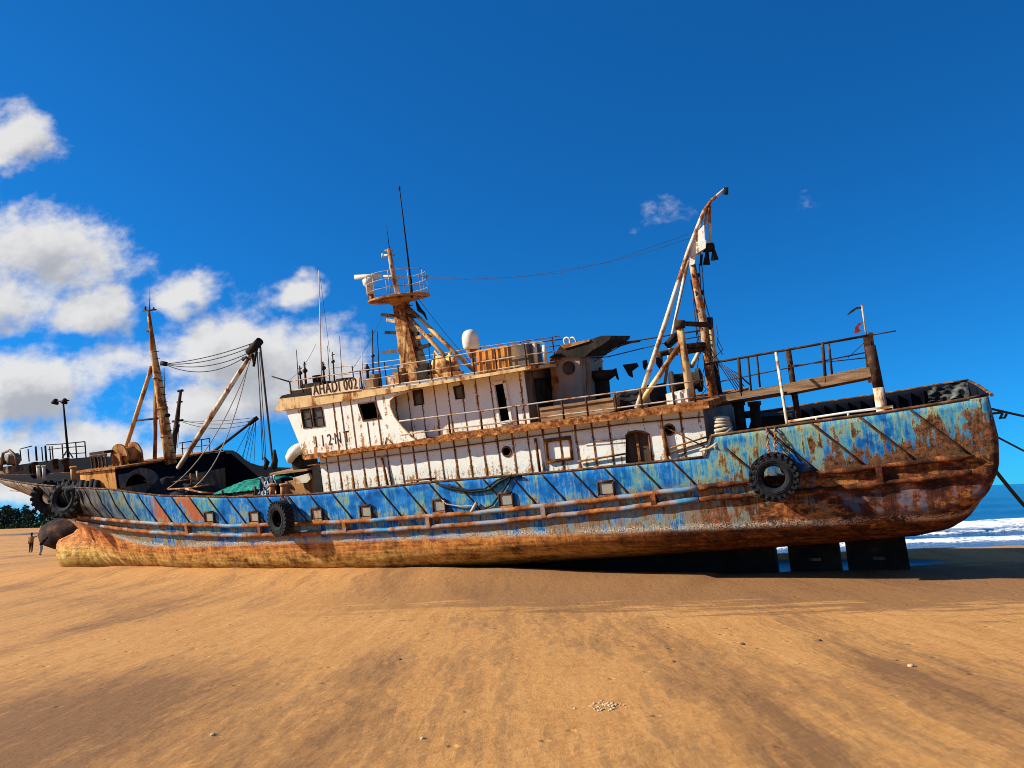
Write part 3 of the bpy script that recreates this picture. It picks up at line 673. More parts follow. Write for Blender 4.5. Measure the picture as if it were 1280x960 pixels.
for w_ in (wa, wb):
    f_ = MB(); f_.tube(w_+w_[:2], .03, 6, cap=False); fo = f_.build("window_frame", M_dkpipe, awo)
    g = MB(); g.plate([[q+Vector((0, .04, 0)) for q in w_]], (0, .012, 0)); g.build("window_pane", M_glass, fo)
f_ = MB(); e = .0
for i in range(4): f_.bar(dr_[i]+Vector((0, -.03, 0)), dr_[(i+1) % 4]+Vector((0, -.03, 0)), .1, .1, up=Vector((0, 1, 0)))
f_.build("door_frame", M_white, awo)
ic = MB(); ic.box(((xi0+xi1)/2+.2, .2, 6.6), (xi1-xi0-1.0, 5.0, 1.8)); ic.build("cabin_shade_block", M_dark, awo)  # black filler block gives the cabin's inner shade as colour
ad = MB(); q = atx(672, 488, xi1+.04); ad.box((xi1+.05, q.y+.3, 6.4), (.06, .85, 1.5)); ad.box((xi1+.05, q.y+1.6, 6.9), (.06, .5, .5)); ad.build("aft_door", M_soot, awo)
# roof with fascia
rt = [(349.5, 498.5), (400, 492.5), (448, 488), (479, 486.5), (507, 482.5), (514, 481.5), (575, 472), (639, 461.5), (664, 457)]
rb = [(664, 461), (639, 465.5), (575, 476), (514, 486), (507, 488), (479, 492.5), (448, 498), (400, 506), (360, 512), (343, 515)]
rfm = MB(); rfm.plate([outl(rt+rb, -3.62)], (0, 7.2, 0), 0)
roof = rfm.build("roof", M_fascia, ship)
def roof_z(px, py): return P(px, py, -3.62)
zroof = lambda x: lerp_tab([(19.8, 7.66), (27, 7.6), (31.2, 7.6)], x)
cover = MB()
cov = outl([(349, 498), (352, 494.5), (360, 492.5), (388, 490), (388, 494), (352, 499)], -3.3); cover.plate([cov], (0, 6, 0)); cover.build("roof_edge_cover", M_black, roof)
# name board
nbq = outl([(389.5, 483.5), (448.5, 472), (449.3, 487.5), (390, 495.5)], -3.66)
nb = MB(); nb.plate([nbq], (0, .05, 0)); board = nb.build("name_board", M_board, roof)
def lettering(text, p0, p1, height, y, parent, mat_, spacing=1.0, name="lettering", bold=.0):
    cu = bpy.data.curves.new(name, 'FONT'); cu.body = text; cu.extrude = .0; cu.space_character = spacing; cu.offset = bold; cu.resolution_u = 3
    t = bpy.data.objects.new(name, cu); COL.objects.link(t)
    dg = bpy.context.evaluated_depsgraph_get(); dg.update(); me = bpy.data.meshes.new_from_object(t.evaluated_get(dg))
    COL.objects.unlink(t); bpy.data.objects.remove(t)
    xsv = [v.co.x for v in me.vertices]; ysv = [v.co.y for v in me.vertices]
    x0, x1, y0, y1 = min(xsv), max(xsv), min(ysv), max(ysv); p0 = Vector(p0); p1 = Vector(p1)
    for v in me.vertices:
        f = (v.co.x-x0)/(x1-x0); g = (v.co.y-y0)/(y1-y0); b = p0.lerp(p1, f); v.co = Vector((b.x, y, b.z+g*height))
    me.materials.clear(); me.materials.append(mat_)
    ob = bpy.data.objects.new(name, me); COL.objects.link(ob); ob.parent = parent
    so = ob.modifiers.new("t", 'SOLIDIFY'); so.thickness = .012; so.offset = 0
    return ob
a = P(391.5, 494, -3.68); b = P(446.5, 485.5, -3.68); lettering("AHADI 002", a, b, .43, -3.672, board, M_letter, 1.12, bold=.004)
a = P(395.5, 559, YW); b = P(437.5, 552, YW); lettering("1 1 2·N T", a, b, .44, YW-.008, whl, M_letter, .95, "tonnage_mark", bold=-.004)
for px0, px1 in ((482, 496),):   # painted peak sign on the wing
    k = MB(); k.tube([P(480, 562, YW-.01), P(483, 547, YW-.01), P(495, 558, YW-.01)], .02, 4); k.build("wall_mark", M_letter, whl)

# ------------------------------------------------------------------ roof railings
def railing(name, top, drops, y, posts, r_=.028, mat_=None, parent=ship, foot=None):
    k = MB()
    for dz in drops: k.tube([P(px, py, y)-Vector((0, 0, dz)) for px, py in top], r_, 6)
    ob = k.build(name, mat_ or M_rail, parent)
    for px in posts:
        py = lerp_tab([(a, b) for a, b in top], px); a = P(px, py, y); pm = MB()
        pm.tube([a, Vector((a.x, y, foot(a.x) if foot else a.z-drops[-1]-.3))], r_*1.25, 6); pm.build("rail_post", M_dkpipe, ob)
    return ob
railing("roof_railing", [(360, 477), (420, 468), (480, 459), (540, 449.5), (589, 441), (655, 430), (703, 424)], (0, .38, .72), -3.2, (362, 377, 402, 450, 474, 497, 537, 562, 590, 618, 655), .025, None, roof, zroof)
railing("roof_railing", [(400, 462), (520, 447), (600, 434), (700, 420)], (0, .4), 3.4, (440, 480, 520, 560, 600, 650, 690), .025, None, roof, zroof)
bs = MB(); bs.tube([P(340, 470.5, -3.3), P(361, 477, -3.3)], .03, 6); bs.build("jack_staff", M_dkpipe, roof)
for px, y0, y1, r_ in ((371, 470, 437, .02), (375, 478, 457, .04), (381, 477, 452, .05), (399, 466, 338, .022), (404, 470, 452, .05), (416, 466, 440, .03), (410, 468, 432, .018), (425, 462, 420, .014), (452, 470, 428, .02), (466, 480, 412, .03), (472, 462, 414, .022), (459, 470, 455, .06)):
    k = MB(); yy = -1.8+1.2*random.random(); a = P(px, y0, yy); a.z = zroof(a.x); k.tube([a, P(px-.6, y1, yy)], [r_*1.4, r_*.7], 6)
    if r_ > .028: k.tube([P(px-1, (y0+y1)/2, yy), P(px+1.5, (y0+y1)/2-2, yy)], r_*2, 6); k.tube([P(px-2, y1+4, yy), P(px+2, y1+3, yy)], .02, 5)
    k.build("antenna", M_dkpipe if px not in (399, 452) else M_pipe, roof)
line("antenna_stay", P(400, 345, -1.3), P(412, 440, -1.3), .2, .008, M_rope, roof)
line("antenna_stay", P(395, 430, -1.3), P(360, 476, -3.3), .2, .008, M_rope, roof)
# dark equipment stowed on the roof front
eq = MB()
for px, py, w, d_, h in ((372, 490, .8, 2, .35), (392, 487, .9, 2.2, .55), (378, 484, .3, .3, .9), (405, 478, .5, .4, .5), (413, 482, .5, .6, .6)):
    q = P(px, py, -2.2); eq.box((q.x, -1.2, zroof(q.x)+h/2), (w, d_, h))
eq.build("roof_locker", M_soot, roof)
for px0, px1, h, mat_ in ((460, 471, .42, M_grey), (488, 500, .40, M_cream), (526, 540, .55, M_soot), (497, 505, .5, M_rust)):
    q = P(px0, 470, -1.8); q1 = P(px1, 470, -1.8); k = MB(); k.box(((q.x+q1.x)/2, -1.8, zroof(q.x)+h/2), (q1.x-q.x, .6, h)); k.box(((q.x+q1.x)/2+.1, -1.8, zroof(q.x)+h+.07), ((q1.x-q.x)*.5, .3, .14)); k.build("roof_box", mat_, roof)
wq = P(557, 462, -1.6); k = MB(); zz = zroof(wq.x)
k.lathe([(0, -.35), (.42, -.35), (.42, -.28), (.22, -.26), (.22, .26), (.42, .28), (.42, .35), (0, .35)], (wq.x, -1.6, zz+.5), (.2, 1, 0), 18)
k.box((wq.x, -1.6, zz+.12), (1.1, .9, .22)); k.tube([(wq.x-.5, -1.9, zz), (wq.x-.2, -1.9, zz+1.1), (wq.x+.5, -1.9, zz)], .05, 6); k.tube([(wq.x+.2, -1.3, zz), (wq.x+.1, -1.3, zz+1.0)], .07, 6); k.build("roof_winch", M_mast, roof)
# main mast: tapered box, lit port face and shaded aft face
mm = MB()
b0 = P(503, 477, -.35); b1_ = P(526, 474, -.35); t0 = P(489, 368, -.2); t1 = P(500.5, 367, -.2)
b0.z = b1_.z = zroof(b0.x)-.02; t1.z = t0.z
mm.hexa([(b0.x, -.35, b0.z), (b1_.x, -.35, b0.z), (b1_.x, .5, b0.z), (b0.x, .5, b0.z), (t0.x, -.2, t0.z), (t1.x, -.2, t0.z), (t1.x, .25, t0.z), (t0.x, .25, t0.z)])
mast = mm.build("main_mast", M_mast, ship)
mx = (t0.x+t1.x)/2; pz = P(490, 376, 0).z
pl = MB(); ring = [(mx+.0+1.35*math.cos(t), 1.25*math.sin(t)) for t in [2*math.pi*i/24 for i in range(24)]]
pl.plate([[(x, y, pz) for x, y in ring]], (0, 0, .07)); pl.lathe([(.2, -.30), (.5, -.12), (.9, -.02)], (mx, 0, pz), (0, 0, 1), 16); plat = pl.build("mast_platform", M_rust, mast)
k = MB()
for hz in (.4, .75, 1.08): k.tube([(mx+1.3*math.cos(2*math.pi*i/20), 1.2*math.sin(2*math.pi*i/20), pz+hz) for i in range(21)], .013, 5, cap=False)
for i in range(0, 20, 2): k.tube([(mx+1.3*math.cos(2*math.pi*i/20), 1.2*math.sin(2*math.pi*i/20), pz), (mx+1.3*math.cos(2*math.pi*i/20), 1.2*math.sin(2*math.pi*i/20), pz+1.08)], .016, 5)
k.build("platform_railing", M_rail, plat)
tp = MB(); tp.tube([Vector((mx, 0, pz)), P(490, 335, 0), P(486, 311, 0)], [.13, .11, .085], 10); tp.tube([P(478, 319, 0), P(493, 319, 0)], .05, 6); tp.tube([P(479, 317, 0), P(479, 322, 0)], .07, 6); tp.tube([P(481, 313, 0), P(491, 313, 0)], .03, 6); tp.tube([P(480, 345, 0), P(500, 346, 0)], .05, 6); tpo = tp.build("top_pole", M_cream, mast)
k = MB(); k.tube([P(487, 312, 0), P(483, 282, 0)], [.02, .01], 5); k.build("antenna", M_black, tpo)
k = MB(); k.tube([P(515, 372, -.3), P(513, 348, -.3)], .06, 6); k.tube([P(513, 348, -.3), P(499, 233, -.3)], [.04, .022], 6); k.tube([P(499.5, 238, -.3), P(499, 233, -.3)], .04, 6); k.build("whip_antenna", M_black, mast)
rd = MB(); rc = P(461, 352, -.1); rd.lathe([(0, -.55), (.16, -.55), (.16, -.2), (.26, -.12), (.26, .1), (.12, .16), (0, .16)], rc, (0, 0, 1), 14); rdo = rd.build("radar_pedestal", M_dome, mast)
k = MB(); k.tube([P(443.5, 346.5, -.3), P(477, 345, .1)], .10, 10); k.build("radar_scanner", M_dome, rdo)
k = MB(); k.tube([Vector((rc.x, -.1, rc.z-.5)), Vector((rc.x+.1, -.1, pz))], .1, 8); k.build("radar_post", M_pipe, rdo)
for a, b, mat_ in (((477, 393), (498, 396), M_dkpipe), ((482, 415.5), (523, 417), M_soot), ((479, 441), (505, 437), M_grey), ((515, 438), (537, 431), M_dkpipe), ((503, 425), (545, 418), M_mast), ((484, 400), (498, 402), M_cream), ((505, 393), (520, 396), M_dkpipe)):
    k = MB(); k.bar(P(*a, -.1), P(*b, -.1), .16, .14); k.build("mast_yard", mat_, mast)
for i in range(9):
    t = i/9; q = Vector((b1_.x, .1, b0.z)).lerp(Vector((t1.x, .05, t0.z)), t); k = MB() if i == 0 else k
    k.tube([q+Vector((.1, -.2, .3)), q+Vector((.1, .2, .3))], .02, 4)
k.build("ladder_rung", M_dkpipe, mast)
for a, b in (((497, 381), (579, 470)), ((506, 380), (596, 467))):
    k = MB(); k.tube([P(*a, 0), P(*b, -.6)], .085, 8); k.build("mast_brace", M_mast, mast)
k = MB(); k.tube([P(520, 376, -.2), P(524, 387, -.2), P(530, 392, -.2), P(534, 400, -.2)], [.03, .1, .06, .02], 6); k.build("hanging_block", M_black, mast)
line("stay_wire", P(536, 432, 0), P(538, 462, -.3), 0, .02, M_rope, mast)
line("stay_wire", P(478, 395, 0), P(440, 462, -2), .1, .008, M_rope, mast)
line("stay_wire", P(522, 372, 0), P(590, 455, 1), .1, .010, M_rope, mast)
k = MB(); rc = P(588, 424, -1.0); k.lathe([(0, -.42), (.25, -.40), (.33, -.28), (.33, .08), (.30, .2), (.22, .31), (.1, .37), (0, .38)], rc, (0, 0, 1), 20); k.lathe([(.1, -.75), (.2, -.6), (.24, -.42)], rc, (0, 0, 1), 14, m=1)
k.tube([rc-Vector((0, 0, .7)), Vector((rc.x+.05, -1.0, zroof(rc.x)))], .1, 8, m=1); k.build("radome", [M_dome, M_rust], roof)
# deck boxes at the after end of the roof
k = MB(); q = outl([(595, 438), (634, 431.5), (637, 462), (597, 468)], -2.95); k.plate([q], (0, 1.6, 0))
for i in range(5): a = q[0].lerp(q[1], (i+.5)/5); b = q[3].lerp(q[2], (i+.5)/5); k.bar(a+Vector((0, -.02, -.03)), b+Vector((0, -.02, .03)), .04, .025)
k.build("roof_bin", M_orange, roof)
k = MB(); q = outl([(634.5, 431.5), (657, 428), (662, 458), (638, 462)], -2.9); k.plate([q], (0, 1.2, 0)); k.build("roof_panel", M_grey, roof)
k = MB()
for px, y0, y1 in ((668, 454, 428), (680, 453, 431)): k.tube([P(px+2, y0, -2.6), P(px, y1, -2.6)], .08, 8)
k.tube([P(664, 428, -2.6), P(683, 429, -2.6)], .03, 6); k.build("roof_post", M_cream, roof)

# ------------------------------------------------------------------ funnel and after boat deck
fz = 5.6
k = MB(); q = outl([(687, 446), (724, 446), (728.5, 512), (692, 516)], -1.3); k.plate([q], (0, 2.4, 0))
fun = k.build("funnel", M_funnel, ship)
k = MB(); q = outl([(686, 447), (694, 442), (701, 431), (709, 430), (737, 424.5), (752, 419.5), (764, 419.5), (762.5, 424), (752, 431.5), (740, 438), (731, 446)], -1.4); k.plate([q], (0, 2.2, 0)); k.build("funnel_cowl", M_soot, fun)
k = MB(); q = outl([(700, 431.5), (737, 424.3), (737, 426.5), (705, 436)], -1.45); k.plate([q], (0, .3, 0)); k.build("cowl_plate", M_rust, fun)
k = MB()
for px, py, r_ in ((711, 460, .24),):
    c = P(px, py, -1.32); k.lathe([(0, -.02), (r_, -.02), (r_, .02)], c, (0, -1, 0), 18)
k.build("funnel_port", M_soot, fun)
for px in (709, 716):
    k = MB(); c = P(px, 427, -.8); k.lathe([(.15, -.03), (.19, 0), (.15, .03), (.11, 0)], c, (.3, 1, .2), 14, close=True); k.build("cable_ring", M_pipe, fun)
k = MB(); a = P(752, 495, .4); a.z = zbd(a.x); k.tube([a, P(751, 474, .4)], .32, 14); k.tube([P(751, 476, .4), P(750.5, 471, .4), P(750, 463, .4)], [.34, .58, .56], 14); k.tube([P(738, 467, .4), P(745, 466, .4)], .12, 8); k.tube([P(750, 463, .4), P(750, 459, .4)], .05, 6); k.build("vent_stack", M_soot, ship)
railing("boat_deck_railing", [(499, 526.5), (560, 519), (600, 514), (642, 508), (657, 506), (700, 500), (768, 491), (840, 480.5), (878, 475)], (0, .5), -3.5, (560, 600, 645, 672, 702, 732, 768, 800, 840, 866), .03, None, bdo, zbd)
k = MB(); q = outl([(673, 510), (766, 497), (768, 514), (675, 527)], -2.95); k.plate([q], (0, .7, 0)); q = outl([(673, 510), (766, 497), (766, 500), (673, 513.5)], -3.0); k.plate([q], (0, .05, 0)); loc_ = k.build("deck_locker", M_wood, ship)
k = MB()
for a, b in (((682, 527), (706, 523.5)), ((716, 522), (739, 519)), ((745, 518), (762, 515.5))): k.plate([outl([a, b, (b[0], b[1]+4), (a[0], a[1]+4)], -3.1)], (0, .1, 0))
k.build("pale_plank", M_pipe, loc_)
# kingposts and gallows
k = MB(); a = P(866, 514, -2.0); a.z = zbd(a.x)-.1; k.tube([a, P(849.5, 408, -2.0)], [.15, .12], 12); kp = k.build("kingpost", M_yellow, ship)
k = MB(); k.tube([P(850, 411, -2), P(849, 403, -2)], .18, 12); k.tube([P(845, 404, -2), P(856, 405, -2)], .12, 8); k.build("post_cap", M_dkpipe, kp)
k = MB(); a = P(797, 520, -2.6); k.tube([P(852, 428, -2), Vector((a.x, -2.6, zbd(a.x)))], .09, 10); k.build("post_brace", M_yellow, kp)
k = MB(); k.plate([outl([(842, 437), (852, 428), (856, 440), (846, 442)], -2.02)], (0, .05, 0)); k.build("gusset", M_cream, kp)
k = MB(); k.tube([P(843, 428, -1.4), P(838, 423, -1.4)], .3, 12); k.tube([P(840, 436, -1.6), P(842, 445, -1.6)], .16, 8); k.build("cable_reel", M_black, kp)
k = MB(); q = outl([(832, 492.5), (858, 486), (861, 509), (834.5, 513)], -2.4); k.plate([q], (0, .9, 0))
for i in (1, 2): a_ = q[0].lerp(q[1], i/3); b_ = q[3].lerp(q[2], i/3); k.bar(a_+Vector((0, -.02, -.04)), b_+Vector((0, -.02, .04)), .06, .04)
k.build("white_locker", M_white_heavy, ship)
k = MB(); k.lathe([(0, -.5), (.42, -.5), (.42, -.42), (.3, -.4), (.3, .4), (.42, .42), (.42, .5), (0, .5)], P(857, 477, -1.1), (1, .5, 0), 18); k.build("hauler_drum", M_soot, ship)
am = MB(); am.tube([P(894, 510, 0), P(887.5, 470, 0), P(880, 407, 0), P(872, 365, 0), P(865, 328, 0)], [.19, .17, .15, .13, .11], 12)
amo = am.build("aft_mast", M_oldmast, ship)
k = MB(); k.tube([P(897, 510, .5), P(886, 403, .5)], [.2, .16], 12); k.build("mast_post", M_yellow, amo)
k = MB(); k.tube([P(891, 455, .3), P(899, 505, .3)], .17, 10); k.build("mast_sleeve", M_black, amo)
k = MB(); k.tube([P(883, 404, .2), P(890, 404, .2)], .22, 10); k.build("mast_collar", M_black, amo)
rng = random.Random(8)
for i in range(7):
    y_ = 345+i*22; x_ = 866+(y_-330)*.158; k = MB(); k.tube([P(x_-3, y_, -.1), P(x_+5, y_-1, .1)], .07+.04*rng.random(), 6); k.tube([P(x_+4, y_, .1), P(x_+3, y_+12, .1)], .035, 5); k.build("mast_cleat", M_black, amo)
for a, b, r_ in (((846, 404), (888, 406), .09), ((823, 443), (850, 437), .10), ((853, 433), (884, 431), .11), ((858, 440), (882, 436), .08), ((845, 405), (853, 437), .06)):
    k = MB(); k.tube([P(*a, -1), P(*b, 0)], r_, 8); k.build("cross_beam", M_dkpipe, amo)
k = MB(); lad = [(893, 495), (885, 450), (877, 400), (868, 350)]
for dx in (-4.5, 5): k.tube([P(a+dx, b, .25) for a, b in lad], .022, 5)
for i in range(22):
    t = i/21*3; q = int(min(2, t)); f = t-q; px = lad[q][0]+(lad[q+1][0]-lad[q][0])*f; py = lad[q][1]+(lad[q+1][1]-lad[q][1])*f
    k.tube([P(px-4.5, py, .25), P(px+5, py-.8, .25)], .016, 4)
k.build("mast_ladder", M_dkpipe, amo)
w_rng = random.Random(17)
for i in range(12):
    x0 = 872+w_rng.random()*26; y0 = 395+w_rng.random()*70; k = MB()
    k.tube([P(x0, y0, -.2), P(x0+w_rng.uniform(-7, 7), y0+14, -.3), P(x0+w_rng.uniform(-7, 9), y0+26, .1), P(x0+w_rng.uniform(-4, 9), y0+38, 0)], .014, 4); k.build("loose_wire", M_rope, amo)
k = MB(); k.tube([P(876, 436, 0), P(864, 459, -.4)], .08, 8); k.build("mast_brace", M_cream, amo)
gl = MB(); a = P(797, 519, -2.7); a.z = zbd(a.x)
gl.tube([a, P(832, 402, -1.4), P(861, 312, -.3), P(880, 264, -.1), P(889, 251, 0), P(906, 236, 0)], [.085, .085, .08, .075, .06, .045], 10)
gal = gl.build("gallows_boom", M_cream, ship)
k = MB(); a = P(827, 494, 1.2); k.tube([Vector((a.x, 1.2, zbd(a.x))), P(840, 420, .5), P(860, 325, 0)], .06, 8); k.build("boom_leg", M_pipe, gal)
k = MB(); k.tube([P(888, 305, .1), P(887.5, 280, .1), P(887, 257, .1)], .06, 6); k.tube([P(874, 318, 0), P(880, 285, 0), P(885, 262, 0)], .06, 6); k.tube([P(866, 306, 0), P(888, 303, 0)], .05, 6); k.build("boom_strut", M_cream, gal)
k = MB(); k.plate([outl([(861, 305), (882, 300), (882, 310), (862, 322)], -.28)], (0, .34, 0)); k.plate([outl([(871, 290), (880, 281), (881, 300), (864, 305)], -.25)], (0, .14, 0)); k.plate([outl([(862, 318), (871, 312), (868, 330), (862, 332)], -.2)], (0, .1, 0)); k.build("boom_plate", M_white_heavy, gal)
k = MB(); k.tube([P(880, 310, -.1), P(891, 309, .1)], .16, 10); k.tube([P(884, 305, 0), P(885, 314, 0)], .12, 8); k.tube([P(884, 314, 0), P(883, 331, 0)], [.05, .13], 8); k.tube([P(892, 312, 0), P(893.5, 325, 0)], [.05, .14], 8); k.tube([P(877, 318, 0), P(876, 332, 0)], .05, 6); k.build("boom_block", M_black, gal)
k = MB(); k.tube([P(905, 236, 0), P(908, 235, 0), P(907, 243, 0)], [.06, .07, .09], 8); k.build("tip_sheave", M_black, gal)
for a, b in (((877, 325), (885, 450)), ((874, 330), (880, 420)), ((878, 362), (888, 400)), ((870, 345), (874, 395)), ((866, 372), (872, 430)), ((868, 390), (876, 440)), ((860, 330), (843, 403))): line("fall_wire", P(*a, 0), P(*b, .1), .08, .018, M_rope, gal)
# overhead cables
for pts, r_ in (([(735, 443), (776, 432), (800, 425), (842, 418), (884, 412)], .03), ([(735, 448), (760, 446), (842, 426), (880, 420)], .02), ([(520, 344.5), (580, 349), (655, 346), (760, 328), (862, 292)], .007), ([(520, 347), (600, 350), (700, 341), (800, 318), (862, 298)], .007), ([(775, 433), (760, 441), (742, 452)], .018), ([(800, 426), (775, 429)], .05)):
    k = MB(); pp = [P(a, b, 0) for a, b in pts]; k.tube(pp, r_, 5); k.build("overhead_cable", M_rope, ship)

# ------------------------------------------------------------------ stern catwalk
YC = -1.2
k = MB()
seg = [(885, 500), (985, 483)], [(985, 484), (1094, 462)]
for (a, b), hh in zip(seg, (.2, .3)):
    pa = P(a[0], a[1]+1, YC); pb = P(b[0], b[1]+1, YC); k.bar(pa, pb, .9, hh)
    k.bar(pa+Vector((0, .3, -.2)), pb+Vector((0, .3, -.2)), .1, .12)
cw = k.build("catwalk_plank", M_wood, ship)
k = MB(); k.tube(outl([(880, 456), (900, 452), (985, 437), (1090, 418.5)], YC-.4), .045, 6); k.tube(outl([(900, 477), (985, 460), (1085, 440)], YC-.4), .02, 5); k.tube(outl([(990, 457), (1085, 447)], YC-.4), .018, 5); k.tube(outl([(1060, 447), (1085, 424)], YC-.4), .014, 5)
for i in range(7): k.tube(outl([(897+i*4, 452-i*.7+i*3), (920+i*2.6 if i < 5 else 938, 488-i*1.2)], YC-.4), .014, 4)
cr = k.build("catwalk_railing", M_dkpipe, cw)
for px, y0, y1, r_ in ((923, 447, 495, .06), (935, 447, 489, .035), (946, 444, 484, .035), (1028, 428, 478, .055), (1036, 429, 468, .04)):
    k = MB(); k.tube([P(px, y0, YC-.4), P(px+4, y1, YC-.4)], r_, 6); k.build("rail_post", M_dkpipe, cr)
for a, b, r_, mat_ in (((985, 437), (998, 524), .09, M_dkpipe), ((990, 487), (996, 520), .05, M_dkpipe)):
    k = MB(); k.tube([P(*a, YC), P(*b, YC)], r_, 8); k.build("catwalk_post", mat_, cw)
k = MB(); a = P(984, 531, -3.75); k.tube([P(970, 441, -1.8), a], .045, 8); k.build("catwalk_post", M_cream, cw)
sp = MB(); S0 = P(1106, 530, -1.6); S0.z = 3.75; S1 = P(1098, 484, -1.6); S2 = P(1085, 419, -1.6)
sp.tube([S0, S1], .16, 12, m=0); sp.tube([S1, S1.lerp(S2, .8)], .15, 12, m=1); sp.bar(P(1090, 478, -1.5), P(1083, 418, -1.5), .25, .2, m=1); sp.bar(P(1088, 416, -1.6), P(1100, 500, -1.2), .12, .12, m=1)
spo = sp.build("stern_post", [M_cream, M_dkpipe], ship)
fp = MB(); fp.tube([P(1083, 420, -1.6), P(1077, 380, -1.6)], .03, 6); fp.tube([P(1075, 384, -1.6), P(1082, 384, -1.6)], .014, 5); fp.build("flag_staff", M_cream, spo)
k = MB(); k.tube([P(1086, 419.5, -1.6), P(1120, 413.5, -1.6)], .02, 5); k.build("stern_spar", M_dkpipe, spo)
# low guard rail on the stern bulwark
k = MB(); top = [(985, 527), (1060, 515.5), (1116, 508), (1116.5, 513)]; k.tube(outl(top, -3.85), .04, 6); lo_ = k.build("stern_guard_rail", M_pipe, ship)
for px in (1020, 1060):
    k = MB(); py = lerp_tab(top[:3], px); a = P(px, py, -3.85); k.tube([a, Vector((a.x, -3.85, zsh(a.x)))], .035, 6); k.build("rail_post", M_pipe, lo_)
for px, yy in ((923, -1.0), (943, -.8)):
    k = MB(); a = P(px, 505, yy); k.tube([Vector((a.x, yy, 3.8)), a], .17, 12); k.tube([a-Vector((0, 0, .06)), a+Vector((0, 0, .08))], .22, 12); k.build("bollard", M_soot, ship)
k = MB(); k.tube([P(923, 520, -.8), P(943, 517, -.8)], .12, 8); k.box((37.9, 1.5, 4.3), (1.4, 2.0, 1.0)); k.build("stern_winch", M_soot, ship)

# ------------------------------------------------------------------ machinery and stowage in front of the deckhouse
k = MB(); q = outl([(356, 602), (386, 597), (388, 621), (357, 625)], -2.6); k.plate([q], (0, 1.5, 0)); bx = k.build("hatch_coaming", M_rust, ship)
k = MB(); q = outl([(337, 591.5), (384, 586), (384, 588.5), (337, 594.5)], -2.7); k.plate([q], (0, 2.4, 0)); k.build("hatch_board", M_wood, bx)
k = MB(); q = outl([(366, 597), (386, 591.5), (388, 599), (384, 603), (368, 605)], -2.85); k.plate([q], (0, .12, 0)); k.build("slanted_panel", M_cream, bx)
for px in (340.5, 354.5):
    k = MB(); k.tube([P(px, 624, -3.4), P(px-.5, 606, -3.4)], .12, 10); k.tube([P(px-.5, 607, -3.4), P(px-.6, 604.5, -3.4)], .16, 10); k.build("bollard", M_rust, ship)
cw_ = MB(); c = P(372, 567, -2.4)
cw_.lathe([(.02, .36), (.25, .34), (.48, .20), (.56, .0), (.50, -.12), (.05, -.16)], c, (-.55, -.15, .8), 20); wc = cw_.build("winch_cover", M_dome, ship)
k = MB(); k.lathe([(0, -.35), (.38, -.35), (.4, .2), (.2, .36), (0, .36)], P(380, 580, -2.2), (.3, 1, .2), 14); k.box(P(384, 575, -2.2), (.5, .7, .5)); k.tube([P(376, 588, -2.4), P(382, 562, -2.4), P(387, 560, -2.4)], .05, 6); k.tube([P(388, 588, -2.0), P(385, 560, -2.0)], .05, 6); k.build("winch_gear", M_black, wc)
k = MB(); q = outl([(391, 581), (400, 577), (403, 617), (391, 619)], -3.1); k.plate([q], (0, 3, 0)); k.build("fore_opening_shade", M_black, low)  # solid black block, the opening's shade put in as colour
k = MB(); k.box((19.3, .8, 3.7), (1.2, 3.2, 1.9)); k.build("trawl_winch", M_soot, ship)
k = MB(); q = outl([(290, 617), (316, 615.5), (317, 627), (291, 628)], -2.9); k.plate([q], (0, 1.4, 0)); k.build("deck_crate", M_wood, ship)
k = MB(); k.tube([P(278, 613, -3.2), P(279, 626, -3.2)], .05, 6); k.tube([P(319, 608, -3.2), P(320, 625, -3.2)], .05, 6); k.box(P(277, 622, -3.4), (.5, .3, .14)); k.build("net_post", M_dkpipe, ship)
k = MB(); k.tube([P(180, 598, 1), P(238, 605, 1)], .03, 5); k.tube([P(216, 590, .5), P(218, 604, .5)], .06, 6); k.tube([P(206, 594, .5), P(209, 606, .5)], .05, 6); k.build("deck_pipe", M_grey, ship)

# ------------------------------------------------------------------ things lying on or hanging from the ship
def cloth_patch(corners, nu, nv, wob, seed, thick=.03):       # a crumpled sheet between four corners
    a, b, c, d = [Vector(q) for q in corners]; k = MB(); vs = []
    nrm = (b-a).cross(d-a).normalized()
    for i in range(nu+1):
        for j in range(nv+1):
            u, v = i/nu, j/nv; p = (a.lerp(b, u)).lerp(d.lerp(c, u), v)
            vs.append(p+nrm*wob*noise.fractal((u*4+seed, v*4, seed*1.7), 1, 2, 3)+(b-a)*.04*noise.noise((v*6, seed, u))+(d-a)*.05*noise.noise((u*6, seed+4, v)))
    f = [(i*(nv+1)+j, (i+1)*(nv+1)+j, (i+1)*(nv+1)+j+1, i*(nv+1)+j+1) for i in range(nu) for j in range(nv)]
    m = len(vs); vs2 = [v+nrm*thick for v in vs]
    k.add(vs+vs2, f+[tuple(m+q for q in reversed(t)) for t in f], 0, True)
    edge = [i*(nv+1) for i in range(nu+1)]+[nu*(nv+1)+j for j in range(1, nv+1)]+[i*(nv+1)+nv for i in range(nu-1, -1, -1)]+[j for j in range(nv-1, 0, -1)]
    k.add(vs+vs2, [(edge[i], edge[(i+1) % len(edge)], m+edge[(i+1) % len(edge)], m+edge[i]) for i in range(len(edge))])
    return k
